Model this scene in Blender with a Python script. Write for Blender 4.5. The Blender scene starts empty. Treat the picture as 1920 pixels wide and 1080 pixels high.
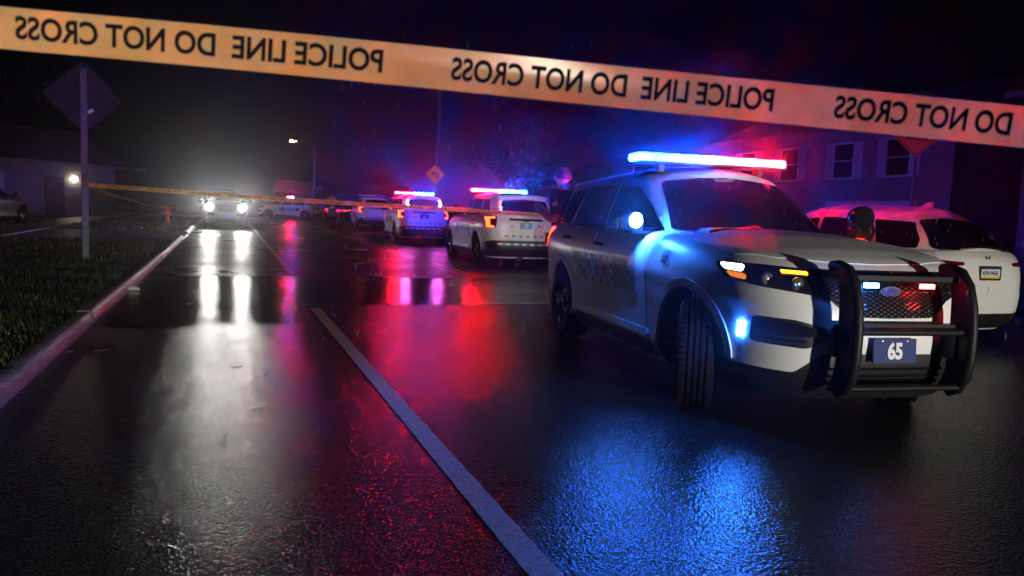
import bpy, bmesh, math, random
from mathutils import Vector, Matrix
from mathutils.bvhtree import BVHTree

random.seed(7)
SC = bpy.context.scene
COL = SC.collection
R = math.radians

# ------------------------------------------------------------------ camera
# world frame: +Y runs up the street, +X across it to the right, Z up, metres
FPX, CAMH, PITCH, ROLL, YAW = 1405.6, 1.2987, 0.0947, 0.03936, -0.36553
_cy, _sy = math.cos(YAW), math.sin(YAW)
def road(x, y):                       # camera-heading frame -> street frame
    return (x * _cy - y * _sy, x * _sy + y * _cy)
_fw = Vector((*road(0, 1), 0)); _rt = Vector((*road(1, 0), 0)); _up = Vector((0, 0, 1))
c_f = _fw * math.cos(PITCH) - _up * math.sin(PITCH)
c_u = _fw * math.sin(PITCH) + _up * math.cos(PITCH)
c_r2 = _rt * math.cos(ROLL) + c_u * math.sin(ROLL)
c_u2 = c_u * math.cos(ROLL) - _rt * math.sin(ROLL)
cam = bpy.data.cameras.new("camera"); camo = bpy.data.objects.new("camera", cam); COL.objects.link(camo)
M = Matrix((c_r2, c_u2, -c_f)).transposed().to_4x4(); M.translation = Vector((0, 0, CAMH))
camo.matrix_world = M
cam.sensor_width = 36; cam.lens = 36 * FPX / 1920; cam.clip_start = .05; cam.clip_end = 2000
cam.dof.use_dof = True; cam.dof.focus_distance = 5.2; cam.dof.aperture_fstop = 4.0
SC.camera = camo

def at(px, py, dist=None, z=None):    # photo pixel (1920 wide) -> world point at a depth or on a level
    u, v = px - 960, py - 540
    d = c_f + c_r2 * (u / FPX) - c_u2 * (v / FPX)
    h = Vector((d.x, d.y, 0)).dot(_fw)
    t = (dist / h) if z is None else (z - CAMH) / d.z
    return Vector((0, 0, CAMH)) + d * t

# ------------------------------------------------------------------ world, moonlight, exposure
w = bpy.data.worlds.new("World"); SC.world = w; w.use_nodes = True
nt = w.node_tree; nt.nodes.clear()
wo = nt.nodes.new("ShaderNodeOutputWorld"); bg = nt.nodes.new("ShaderNodeBackground"); sk = nt.nodes.new("ShaderNodeTexSky")
sk.sky_type = 'NISHITA'; sk.sun_disc = False; sk.sun_elevation = R(-4); sk.sun_rotation = R(200)
nt.links.new(sk.outputs[0], bg.inputs[0]); nt.links.new(bg.outputs[0], wo.inputs[0]); bg.inputs[1].default_value = .0015
SC.view_settings.view_transform = 'Standard'; SC.view_settings.look = 'None'
SC.view_settings.exposure = 0; SC.view_settings.gamma = 1; SC.view_settings.use_curve_mapping = False
cyc = SC.cycles
cyc.use_denoising = True; cyc.denoiser = 'OPENIMAGEDENOISE'
cyc.max_bounces = 5; cyc.diffuse_bounces = 2; cyc.glossy_bounces = 3; cyc.transmission_bounces = 3; cyc.volume_bounces = 0
cyc.transparent_max_bounces = 6; cyc.sample_clamp_indirect = 4; cyc.caustics_reflective = False; cyc.caustics_refractive = False
cyc.use_adaptive_sampling = True; cyc.adaptive_threshold = .012
# headlights of the vehicle the photographer stands in front of (its beam falls on the bumper and the white car)
def spot(name, loc, tgt, power, col, angle, blend=.4, rad=.06):
    l = bpy.data.lights.new(name, 'SPOT'); l.energy = power; l.color = col; l.spot_size = R(angle); l.spot_blend = blend; l.shadow_soft_size = rad
    o = bpy.data.objects.new(name, l); COL.objects.link(o); o.location = loc
    o.rotation_euler = (Vector(tgt) - Vector(loc)).to_track_quat('-Z', 'Y').to_euler(); return o
spot("vehicle_headlight", (5.7, -6.6, .68), (4.6, 3.6, -1.45), 3900, (1, .95, .82), 40, .35)
spot("vehicle_headlight", (7.7, -6.6, .68), (7.6, 5.0, -2.0), 3800, (1, .95, .82), 34, .3)
spot("vehicle_headlight", (-1.0, -3.4, .80), (-2.2, 5, .80), 1500, (1, .90, .66), 68, 1.)

# lamp levels (radiance of the lit lens)
L_BAR, L_SMALL, L_TAIL, L_HEAD = 2900, 70, 9, 270
P_HEAD = 70
P_HIGH = 1300

# ------------------------------------------------------------------ helpers
def tag(o, label=None, cat=None, group=None, kind=None):
    if label: o['label'] = label
    if cat: o['category'] = cat
    if group: o['group'] = group
    if kind: o['kind'] = kind
    return o
def link(name, me, parent=None, loc=None, rot=None):
    o = bpy.data.objects.new(name, me); COL.objects.link(o)
    if parent: o.parent = parent
    if loc is not None: o.location = loc
    if rot is not None: o.rotation_euler = rot
    return o
def empty(name, loc=(0, 0, 0), rz=0.):
    o = bpy.data.objects.new(name, None); COL.objects.link(o); o.location = loc; o.rotation_euler = (0, 0, rz); o.empty_display_size = .2; return o

MATS = {}
def mat(name, col=(.5, .5, .5), rough=.5, metal=0., emit=None, strength=0., coat=0., spec=.5, sample=True):
    if name in MATS: return MATS[name]
    m = bpy.data.materials.new(name); m.use_nodes = True
    b = m.node_tree.nodes['Principled BSDF']
    b.inputs['Base Color'].default_value = (*col, 1); b.inputs['Roughness'].default_value = rough
    b.inputs['Metallic'].default_value = metal; b.inputs['Specular IOR Level'].default_value = spec
    b.inputs['Coat Weight'].default_value = coat; b.inputs['Coat Roughness'].default_value = .06
    if emit:
        b.inputs['Emission Color'].default_value = (*emit, 1); b.inputs['Emission Strength'].default_value = strength
        if not sample: m.cycles.emission_sampling = 'NONE'
    MATS[name] = m; return m
def nodes(m): return m.node_tree.nodes, m.node_tree.links, m.node_tree.nodes['Principled BSDF']
def noise_var(m, c1, c2, scale, detail=6, rough=None, bump=None, bscale=None, bdist=.01, lo=.35, hi=.65):
    N, L, b = nodes(m)
    tc = N.new('ShaderNodeTexCoord'); n = N.new('ShaderNodeTexNoise'); n.inputs['Scale'].default_value = scale; n.inputs['Detail'].default_value = detail
    L.new(tc.outputs['Object'], n.inputs['Vector'])
    r = N.new('ShaderNodeValToRGB'); r.color_ramp.elements[0].position = lo; r.color_ramp.elements[1].position = hi
    r.color_ramp.elements[0].color = (*c1, 1); r.color_ramp.elements[1].color = (*c2, 1)
    L.new(n.outputs['Fac'], r.inputs['Fac']); L.new(r.outputs['Color'], b.inputs['Base Color'])
    if rough:
        mr = N.new('ShaderNodeMapRange'); mr.inputs['From Min'].default_value = .35; mr.inputs['From Max'].default_value = .65
        mr.inputs['To Min'].default_value, mr.inputs['To Max'].default_value = rough
        L.new(n.outputs['Fac'], mr.inputs['Value']); L.new(mr.outputs[0], b.inputs['Roughness'])
    if bump:
        n2 = N.new('ShaderNodeTexNoise'); n2.inputs['Scale'].default_value = bscale; n2.inputs['Detail'].default_value = 4
        L.new(tc.outputs['Object'], n2.inputs['Vector'])
        bp = N.new('ShaderNodeBump'); bp.inputs['Strength'].default_value = bump; bp.inputs['Distance'].default_value = bdist
        L.new(n2.outputs['Fac'], bp.inputs['Height']); L.new(bp.outputs[0], b.inputs['Normal'])
    return m

class MB:
    """collects vertices and faces, becomes one mesh"""
    def __init__(s): s.v = []; s.f = []; s.mi = []
    def add(s, vs, fs, mi=0):
        o = len(s.v); s.v += [tuple(p) for p in vs]; s.f += [tuple(i + o for i in f) for f in fs]; s.mi += [mi] * len(fs); return s
    def box(s, c, d, mi=0, rot=None):
        x, y, z = d[0] / 2, d[1] / 2, d[2] / 2
        vs = [Vector((a * x, b * y, e * z)) for a in (-1, 1) for b in (-1, 1) for e in (-1, 1)]
        if rot is not None: vs = [rot @ p for p in vs]
        vs = [p + Vector(c) for p in vs]
        return s.add(vs, [(0, 1, 3, 2), (4, 6, 7, 5), (0, 4, 5, 1), (2, 3, 7, 6), (0, 2, 6, 4), (1, 5, 7, 3)], mi)
    def tube(s, pts, r, n=10, mi=0, cap=True, flat=1.):
        pts = [Vector(p) for p in pts]; rs = r if isinstance(r, (list, tuple)) else [r] * len(pts)
        rings = []; up = None
        for i, p in enumerate(pts):
            t = (pts[min(i + 1, len(pts) - 1)] - pts[max(i - 1, 0)]).normalized()
            if up is None: up = Vector((0, 0, 1)) if abs(t.z) < .9 else Vector((1, 0, 0))
            a = t.cross(up).normalized(); b = a.cross(t).normalized(); up = b
            rings.append([p + a * (math.cos(k * 2 * math.pi / n) * rs[i]) + b * (math.sin(k * 2 * math.pi / n) * rs[i] * flat) for k in range(n)])
        vs = [q for g in rings for q in g]; fs = []
        for i in range(len(pts) - 1):
            for k in range(n):
                k2 = (k + 1) % n; fs.append((i * n + k, i * n + k2, (i + 1) * n + k2, (i + 1) * n + k))
        if cap: fs += [tuple(range(n))[::-1], tuple(range((len(pts) - 1) * n, len(pts) * n))]
        return s.add(vs, fs, mi)
    def lathe(s, prof, n=24, axis='z', c=(0, 0, 0), mi=0):   # prof: (radius, height)
        vs = []; fs = []
        for (r, h) in prof:
            for k in range(n):
                a = k * 2 * math.pi / n; p = (r * math.cos(a), r * math.sin(a), h)
                if axis == 'y': p = (p[0], p[2], p[1])
                if axis == 'x': p = (p[2], p[0], p[1])
                vs.append((p[0] + c[0], p[1] + c[1], p[2] + c[2]))
        for i in range(len(prof) - 1):
            for k in range(n):
                k2 = (k + 1) % n; fs.append((i * n + k, i * n + k2, (i + 1) * n + k2, (i + 1) * n + k))
        return s.add(vs, fs, mi)
    def mesh(s, name, mats, smooth=None, merge=False):
        me = bpy.data.meshes.new(name); me.from_pydata(s.v, [], s.f)
        for m in (mats if isinstance(mats, (list, tuple)) else [mats]): me.materials.append(m)
        for p, i in zip(me.polygons, s.mi): p.material_index = i
        bm = bmesh.new(); bm.from_mesh(me)
        if merge: bmesh.ops.remove_doubles(bm, verts=bm.verts, dist=1e-5)
        bmesh.ops.recalc_face_normals(bm, faces=bm.faces); bm.to_mesh(me); bm.free()
        if smooth:
            for p in me.polygons: p.use_smooth = True
            me.set_sharp_from_angle(angle=R(smooth))
        me.update(); return me
    def obj(s, name, mats, parent=None, smooth=None, loc=None, merge=False, bevel=0):
        o = link(name, s.mesh(name, mats, smooth, merge), parent, loc)
        if bevel:
            b = o.modifiers.new("bevel", 'BEVEL'); b.width = bevel; b.segments = 2; b.limit_method = 'ANGLE'; b.angle_limit = R(40)
        return o

def text2d(s, size=1., bold=.0, sx=1.):
    """filled glyph outline, centred: (verts 2D, faces, width)"""
    cu = bpy.data.curves.new("glyphs", 'FONT'); cu.body = s; cu.size = size; cu.offset = bold; cu.align_x = 'LEFT'; cu.resolution_u = 4
    o = bpy.data.objects.new("glyphs", cu); COL.objects.link(o)
    dg = bpy.context.evaluated_depsgraph_get(); me = bpy.data.meshes.new_from_object(o.evaluated_get(dg))
    vs = [(v.co.x * sx, v.co.y) for v in me.vertices]; fs = [tuple(p.vertices) for p in me.polygons]
    bpy.data.objects.remove(o); bpy.data.curves.remove(cu); bpy.data.meshes.remove(me)
    x0 = min(v[0] for v in vs); x1 = max(v[0] for v in vs); y0 = min(v[1] for v in vs); y1 = max(v[1] for v in vs)
    return [(v[0] - (x0 + x1) / 2, v[1] - (y0 + y1) / 2) for v in vs], fs, x1 - x0, y1 - y0

def dense(t, lim):
    """the same outline cut into small pieces so that it can follow a curved panel"""
    bm = bmesh.new(); vs = [bm.verts.new((a, b, 0)) for a, b in t[0]]
    for f in t[1]:
        try: bm.faces.new([vs[i] for i in f])
        except ValueError: pass
    bmesh.ops.triangulate(bm, faces=bm.faces)
    for _ in range(4):
        e = [e for e in bm.edges if e.calc_length() > lim]
        if not e: break
        bmesh.ops.subdivide_edges(bm, edges=e, cuts=1); bmesh.ops.triangulate(bm, faces=bm.faces)
    bm.verts.index_update(); out = ([(v.co.x, v.co.y) for v in bm.verts], [tuple(v.index for v in f.verts) for f in bm.faces], t[2], t[3]); bm.free(); return out
def lerp_tab(tab, x):
    if x <= tab[0][0]: return tab[0][1]
    for (a, b), (c, d) in zip(tab, tab[1:]):
        if x <= c:
            t = (x - a) / (c - a); t2 = t * t * (3 - 2 * t); t = .5 * t + .5 * t2
            return b + (d - b) * t
    return tab[-1][1]

# ------------------------------------------------------------------ materials
def paint_mat(name, col, drops=True):
    m = mat(name, col, .34, coat=.25)
    m.node_tree.nodes['Principled BSDF'].inputs['Coat Roughness'].default_value = .2
    if drops:
        N, L, b = nodes(m); tc = N.new('ShaderNodeTexCoord')
        v = N.new('ShaderNodeTexVoronoi'); v.inputs['Scale'].default_value = 55; L.new(tc.outputs['Object'], v.inputs['Vector'])
        mr = N.new('ShaderNodeMapRange'); mr.inputs['From Min'].default_value = .0; mr.inputs['From Max'].default_value = .32; mr.inputs['To Min'].default_value = 1; mr.inputs['To Max'].default_value = 0
        L.new(v.outputs['Distance'], mr.inputs['Value'])
        bp = N.new('ShaderNodeBump'); bp.inputs['Strength'].default_value = .22; bp.inputs['Distance'].default_value = .003
        L.new(mr.outputs[0], bp.inputs['Height']); L.new(bp.outputs[0], b.inputs['Normal']); L.new(bp.outputs[0], b.inputs['Coat Normal'])
        n = N.new('ShaderNodeTexNoise'); n.inputs['Scale'].default_value = 5; n.inputs['Detail'].default_value = 8; L.new(tc.outputs['Object'], n.inputs['Vector'])
        r = N.new('ShaderNodeMapRange'); r.inputs['To Min'].default_value = .3; r.inputs['To Max'].default_value = .5; L.new(n.outputs['Fac'], r.inputs['Value']); L.new(r.outputs[0], b.inputs['Roughness'])
    return m
M_WHITE = paint_mat('white_car_paint', (.74, .75, .76))
M_WHITE2 = paint_mat('white_crossover_paint', (.72, .73, .72), False)
M_SILVER = paint_mat('silver_car_paint', (.35, .36, .38), False)
M_DARKCAR = paint_mat('dark_car_paint', (.03, .03, .04), False)
M_GLASS = mat('dark_car_glass', (.004, .004, .006), .07, coat=.3)
M_BLACK = mat('black_plastic', (.012, .012, .013), .42)
M_BLACKG = mat('gloss_black', (.008, .008, .009), .15, coat=.3)
M_WELL = mat('wheel_well', (.006, .006, .006), .8)
M_RUB = noise_var(mat('tyre_rubber', (.014, .014, .014), .8, spec=.06), (.005, .005, .005), (.011, .011, .011), 30, bump=.3, bscale=120, bdist=.002)
M_RIM = mat('black_steel_rim', (.018, .018, .02), .32, .4)
M_CHROME = mat('chrome', (.6, .6, .62), .16, 1.)
M_BAR = mat('push_bar_black', (.008, .008, .009), .48, spec=.2)
M_BLUE = mat('decal_blue', (.008, .02, .09), .4); M_RED = mat('decal_red', (.42, .02, .025), .35)
M_LET = mat('decal_reflective_white', (.72, .74, .76), .4); M_PLATEB = mat('plate_blue', (.03, .045, .17), .6, spec=.2)
M_STRW = mat('strip_white', (.85, .87, .88), .3); M_STRB = mat('strip_blue', (.05, .25, .75), .3)
M_SEAL = mat('badge_silver', (.45, .46, .48), .3, .3)
M_LENS = mat('clear_lens_dark', (.01, .01, .012), .08, coat=1.)
M_REFL = mat('lamp_reflector', (.5, .5, .52), .18, .9)
def lamp(name, col, s, sample=True): return mat(name, (.02, .02, .02), .4, emit=col, strength=s, sample=sample)
def beam(name, col, s, fan=.29):
    """light bar module: its optics throw the light out level, in a flat fan"""
    m = lamp(name, col, s); N, L, b = nodes(m)
    g = N.new('ShaderNodeNewGeometry'); sp = N.new('ShaderNodeSeparateXYZ'); ab = N.new('ShaderNodeMath'); ab.operation = 'ABSOLUTE'
    mr = N.new('ShaderNodeMapRange'); mr.inputs['From Max'].default_value = fan; mr.inputs['To Min'].default_value = s; mr.inputs['To Max'].default_value = s * .003
    L.new(g.outputs['Incoming'], sp.inputs[0]); L.new(sp.outputs['Z'], ab.inputs[0]); L.new(ab.outputs[0], mr.inputs['Value']); L.new(mr.outputs[0], b.inputs['Emission Strength'])
    return m
B1, R1 = (.0006, .045, 1.), (1., .0024, .016)
M_LBLUE = [beam('lit_blue_lens_a', B1, L_BAR * 1.9), beam('lit_blue_lens_b', B1, L_BAR), beam('lit_blue_lens_c', B1, L_BAR * .55)]
M_LRED = [beam('lit_red_lens_a', R1, L_BAR * 1.3), beam('lit_red_lens_b', R1, L_BAR * .6), beam('lit_red_lens_c', R1, L_BAR * .4)]
M_FBLUE = [beam('lit_blue_far_a', B1, L_BAR * 2.4, .55), beam('lit_blue_far_b', B1, L_BAR * 1.7, .55), beam('lit_blue_far_c', B1, L_BAR * 1.2, .55)]
M_FRED = [beam('lit_red_far_a', R1, L_BAR * .42, .55), beam('lit_red_far_b', R1, L_BAR * .28, .55), beam('lit_red_far_c', R1, L_BAR * .2, .55)]
M_OFF = mat('unlit_clear_lens', (.75, .75, .78), .25)
M_SBLUE = lamp('lit_blue_marker', (.02, .17, 1.), L_SMALL * 16); M_SRED = lamp('lit_red_marker', (1., .03, .02), 60)
M_SBLUE2 = lamp('lit_blue_spot', (.03, .18, 1.), L_SMALL * 16); M_GBLUE = lamp('lit_blue_grille', (.03, .2, 1.), L_SMALL * 1.6)
M_SMARK = lamp('lit_red_side_marker', (1., .02, .015), 30)
M_MAG = lamp('lit_pink_window_lamp', (1., .12, .9), 420)
M_WLR, M_WLB = lamp('window_lamp_red', (1, .06, .03), 10), lamp('window_lamp_blue', (.05, .25, 1), 8)
M_TAIL = lamp('lit_tail_lens', (1., .055, .012), L_TAIL); M_TAILOFF = mat('red_lens', (.10, .004, .005), .15, coat=.6)
M_REFLR = mat('red_reflector', (.35, .008, .01), .2)
M_DRL = lamp('lit_daytime_lamp', (1, .93, .82), 9); M_AMB = lamp('lit_amber_lamp', (1, .36, .02), 5); M_AMBD = lamp('amber_corner_lamp', (1, .25, .02), .8)
M_HEAD = lamp('lit_headlamp', (1, .97, .9), L_HEAD)

# ------------------------------------------------------------------ car bodies
def clip_rect(poly, x0, x1, y0, y1):
    def cl(ps, ax, v, keep_gt):
        out = []
        for i, p in enumerate(ps):
            q = ps[i - 1]; a = (q[ax] - v) * (1 if keep_gt else -1); b = (p[ax] - v) * (1 if keep_gt else -1)
            if (a >= 0) != (b >= 0):
                t = a / (a - b); out.append(tuple(q[k] + (p[k] - q[k]) * t for k in (0, 1)))
            if b >= 0: out.append(p)
        return out
    for ax, v, g in ((0, x0, True), (0, x1, False), (1, y0, True), (1, y1, False)):
        poly = cl(poly, ax, v, g)
        if len(poly) < 3: return []
    return poly
def rnd(poly, r=.03, n=4):
    out = []
    for i, p in enumerate(poly):
        p = Vector(p); a = Vector(poly[i - 1]) - p; b = Vector(poly[(i + 1) % len(poly)]) - p
        k = min(r, a.length * .45, b.length * .45); A = p + a.normalized() * k; B = p + b.normalized() * k
        for j in range(n + 1):
            t = j / n; out.append(tuple(A * (1 - t) ** 2 + p * 2 * t * (1 - t) + B * t * t))
    return out
AX = {'R': (lambda u, v: (Vector((u, -4, v)), Vector((0, 1, 0)))), 'L': (lambda u, v: (Vector((u, 4, v)), Vector((0, -1, 0)))),
      'F': (lambda u, v: (Vector((7, u, v)), Vector((-1, 0, 0)))), 'B': (lambda u, v: (Vector((-7, u, v)), Vector((1, 0, 0)))),
      'T': (lambda u, v: (Vector((u, v, 6)), Vector((0, 0, -1))))}
class Body:
    """one kind of car body: the shell mesh plus a way of laying pieces onto it"""
    def __init__(s, prm, paint):
        s.p = prm; s.paint = paint; s.cache = {}
        lo = s.shell_lower(); up = s.shell_upper()
        o = link('shell', lo.mesh('shell', [paint, M_WELL], 40, True))
        cut = MB()
        for x in (prm['wf'], -prm['wr']):
            for sg in (-1, 1):
                n = 40; r = prm['arch']; vs = []
                for yy in (.56, 1.3):
                    for k in range(n): a = k * 2 * math.pi / n; vs.append((x + r * math.cos(a), sg * yy, prm['wz'] + r * math.sin(a)))
                cut.add(vs, [tuple(range(n)), tuple(range(n, 2 * n))] + [(k, (k + 1) % n, n + (k + 1) % n, n + k) for k in range(n)])
        c = link('cut', cut.mesh('cut', M_WELL))
        md = o.modifiers.new('b', 'BOOLEAN'); md.object = c; md.operation = 'DIFFERENCE'; md.solver = 'EXACT'
        dg = bpy.context.evaluated_depsgraph_get(); me = bpy.data.meshes.new_from_object(o.evaluated_get(dg))
        low = MB(); low.add([v.co.copy() for v in me.vertices], [tuple(p.vertices) for p in me.polygons])
        for i, p in enumerate(me.polygons):
            cc = p.center
            for x in (prm['wf'], -prm['wr']):
                if math.hypot(cc.x - x, cc.z - prm['wz']) < prm['arch'] + .004 and abs(cc.y) > .5 and cc.z > .05: low.mi[i] = 1
        bpy.data.objects.remove(o); bpy.data.objects.remove(c)
        low.add(up.v, up.f)
        s.body = low.mesh('body', [paint, M_WELL], 38, True)
        lo0 = s.shell_lower(); lo0.add(up.v, up.f)
        s.bvh = BVHTree.FromPolygons([Vector(v) for v in lo0.v], lo0.f)
    def ring(s, xf, xr, xc, W, nf, nr, z):
        """plan outline: front centre -> +y side -> rear centre -> -y side"""
        def quad(a, n, cnt):
            D = 240; ps = []
            for k in range(D + 1):
                th = math.pi / 2 * k / D; ps.append((a * math.cos(th) ** (2 / n), W * math.sin(th) ** (2 / n)))
            L = [0]
            for i in range(D): L.append(L[-1] + math.hypot(ps[i + 1][0] - ps[i][0], ps[i + 1][1] - ps[i][1]))
            out = []; j = 0
            for k in range(cnt + 1):
                t = L[-1] * k / cnt
                while j < D - 1 and L[j + 1] < t: j += 1
                q = (t - L[j]) / max(1e-9, L[j + 1] - L[j]); out.append((ps[j][0] + (ps[j + 1][0] - ps[j][0]) * q, ps[j][1] + (ps[j + 1][1] - ps[j][1]) * q))
            return out
        K = 46
        f = [(xc + a, b) for a, b in quad(xf - xc, nf, K)]; r = [(xc - a, b) for a, b in quad(xc - xr, nr, K)]
        half = f + r[::-1][1:]
        full = half + [(x, -y) for x, y in half[::-1][1:-1]]
        return [(x, y, z(x)) for x, y in full]
    def stack(s, rings, crown, p=2.4):
        m = MB(); n = len(rings[0]); vs = [v for r in rings for v in r]; fs = []
        for i in range(len(rings) - 1):
            for k in range(n): k2 = (k + 1) % n; fs.append((i * n + k, i * n + k2, (i + 1) * n + k2, (i + 1) * n + k))
        fs.append(tuple(range(n))[::-1]); m.add(vs, fs)
        top = rings[-1]; h = n // 2; NS = 28; rows = []
        for k in range(h + 1):
            x, y, z = top[k]; cc = crown(x)
            rows.append([(x, y * (1 - 2 * j / NS), z + cc * (1 - abs(1 - 2 * j / NS) ** p)) for j in range(NS + 1)])
        vs = [v for r in rows for v in r]; q = NS + 1
        fs = [(i * q + j, i * q + j + 1, (i + 1) * q + j + 1, (i + 1) * q + j) for i in range(h) for j in range(NS)]
        m.add(vs, fs); return m
    def shell_lower(s):
        p = s.p; rings = []; NT = 30
        for i in range(NT + 1):
            t = i / NT; zn = .22 + .90 * t
            W = lerp_tab([(.22, .875), (.30, .93), (.38, .962), (.45, .958), (.58, .964), (.75, .980), (.88, .999), (.96, .993), (1.03, .968), (1.08, .945), (1.12, .90)], zn)
            xf = lerp_tab([(.22, 2.28), (.34, 2.38), (.45, 2.425), (.62, 2.44), (.80, 2.42), (.94, 2.385), (1.03, 2.33), (1.08, 2.27), (1.12, 2.16)], zn)
            xr = lerp_tab(p.get('rear', [(.22, -2.42), (.34, -2.56), (.45, -2.62), (.60, -2.635), (.66, -2.60), (.80, -2.585), (1.0, -2.57), (1.12, -2.52)]), zn)
            tw = t ** 2.2
            rings.append(s.ring(xf, xr, 0, W, p.get('nf', 4.4), p.get('nr', 7), lambda x: zn + (lerp_tab(p['zt'], x) - 1.12) * tw))
        # the rocker line lifts a little between the wheels
        return s.stack(rings, lambda x: .075 * max(0., 1 - abs(x / 2.16) ** 5) if x > 0 else .05, 2.2)
    def shell_upper(s):
        p = s.p; rings = []; NU = 22
        for i in range(NU + 1):
            u = i / NU; W = .885 - .12 * u - .065 * u * u
            if u > .9: W -= .02 * ((u - .9) / .1) ** 2
            xf = 1.16 - .84 * u - .14 * u * u; a, b = p.get('rw', (.10, .13)); xr = -2.535 + a * u + b * u * u
            rings.append(s.ring(xf, xr, -.75, W, 3.6, p.get('nru', 6), lambda x: 1.14 + u * (lerp_tab(p['zr'], x) - 1.14)))
        return s.stack(rings, lambda x: .095 * max(0., 1 - abs((x + .95) / 1.45) ** 4), 2.2)
    def hit(s, ax, u, v):
        o, d = AX[ax](u, v); h = s.bvh.ray_cast(o, d)
        return (h[0], h[1] if h[1].dot(d) < 0 else -h[1]) if h[0] is not None else (None, None)
    def panel(s, name, poly, ax, off, m, depth=.012, cell=.05, key=None):
        k = (name, ax, key if key is not None else tuple(poly[0]) + tuple(poly[len(poly) // 2]), off, m.name)
        if k in s.cache: return s.cache[k]
        x0 = min(p[0] for p in poly); x1 = max(p[0] for p in poly); y0 = min(p[1] for p in poly); y1 = max(p[1] for p in poly)
        nx = max(1, math.ceil((x1 - x0) / cell)); ny = max(1, math.ceil((y1 - y0) / cell)); ix = {}; V = []; NR = []; F = []
        for i in range(nx):
            for j in range(ny):
                q = clip_rect(poly, x0 + (x1 - x0) * i / nx, x0 + (x1 - x0) * (i + 1) / nx, y0 + (y1 - y0) * j / ny, y0 + (y1 - y0) * (j + 1) / ny)
                f = []
                for (a, b) in q:
                    kk = (round(a, 4), round(b, 4))
                    if kk not in ix:
                        P, n = s.hit(ax, a, b)
                        if P is None: ix[kk] = None
                        else: ix[kk] = len(V); V.append(P + n * off); NR.append(n)
                    if ix[kk] is None: f = []; break
                    if ix[kk] not in f: f.append(ix[kk])
                if len(f) >= 3:
                    nn = (V[f[1]] - V[f[0]]).cross(V[f[2]] - V[f[0]])
                    sm = Vector((0, 0, 0))
                    for t in range(len(f)): sm += (V[f[t]] - V[f[0]]).cross(V[f[(t + 1) % len(f)]] - V[f[0]])
                    if sm.length < 1e-8: continue
                    F.append(tuple(f) if sm.dot(NR[f[0]]) > 0 else tuple(f[::-1]))
        ec = {}
        for f in F:
            for a, b in zip(f, f[1:] + f[:1]):
                if (b, a) in ec: ec[(b, a)] = None
                else: ec[(a, b)] = 1
        rim = {}; G = list(F)
        def dn(i):
            if i not in rim: rim[i] = len(V); V.append(V[i] - NR[i] * depth); NR.append(NR[i])
            return rim[i]
        for (a, b), vv in list(ec.items()):
            if vv and depth: G.append((b, a, dn(a), dn(b)))
        me = bpy.data.meshes.new(name); me.from_pydata([tuple(v) for v in V], [], G); me.materials.append(m)
        for pl in me.polygons: pl.use_smooth = True
        me.set_sharp_from_angle(angle=R(35)); me.update(); s.cache[k] = me; return me
    def glyphs(s, name, txt, size, ax, cx, cy, off, m, bold=.0, sx=1., flip=False, slant=0.):
        k = (name, txt, ax, cx, cy)
        if k in s.cache: return s.cache[k]
        vs, fs, _, _ = dense(text2d(txt, size, bold, sx), size * .12); mb = MB(); P = []
        for (a, b) in vs:
            a = a + slant * b
            h, n = s.hit(ax, cx + (-a if flip else a), cy + b); P.append(h + n * off)
        mb.add(P, fs); s.cache[k] = mb.mesh(name, m); return s.cache[k]

ZT_SUV = [(-2.65, 1.25), (-1.5, 1.245), (0, 1.215), (.9, 1.21), (1.4, 1.18), (1.9, 1.135), (2.16, 1.105), (2.3, 1.09)]
SUV = Body(dict(wf=1.5125, wr=1.5125, wz=.41, arch=.455, zt=ZT_SUV, zr=[(-2.4, 1.70), (-1.5, 1.73), (-.4, 1.75), (.1, 1.725), (.3, 1.70)]), M_WHITE)
CROSS_P = dict(wf=1.48, wr=1.48, wz=.42, arch=.46, zt=ZT_SUV, zr=[(-2.4, 1.67), (-1.5, 1.74), (-.4, 1.77), (.1, 1.735), (.3, 1.71)], rw=(.30, .42), nr=5.0, nru=4.6,
               rear=[(.22, -2.42), (.34, -2.56), (.45, -2.63), (.60, -2.65), (.80, -2.63), (1.0, -2.60), (1.08, -2.56), (1.12, -2.50)])
CROSS = {M_WHITE2.name: Body(CROSS_P, M_WHITE2)}
for m_ in (M_SILVER, M_DARKCAR): CROSS[m_.name] = Body(dict(CROSS_P), m_)

mir = lambda poly: [(-a, b) for a, b in poly]
def ringpoly(cx, cz, r0, r1, a0, a1, n=28):
    return [(cx + r1 * math.cos(R(a0 + (a1 - a0) * k / n)), cz + r1 * math.sin(R(a0 + (a1 - a0) * k / n))) for k in range(n + 1)] + \
           [(cx + r0 * math.cos(R(a1 - (a1 - a0) * k / n)), cz + r0 * math.sin(R(a1 - (a1 - a0) * k / n))) for k in range(n + 1)]
CACHE = {}
def cached(key, fn):
    if key not in CACHE: CACHE[key] = fn()
    return CACHE[key]

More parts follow.
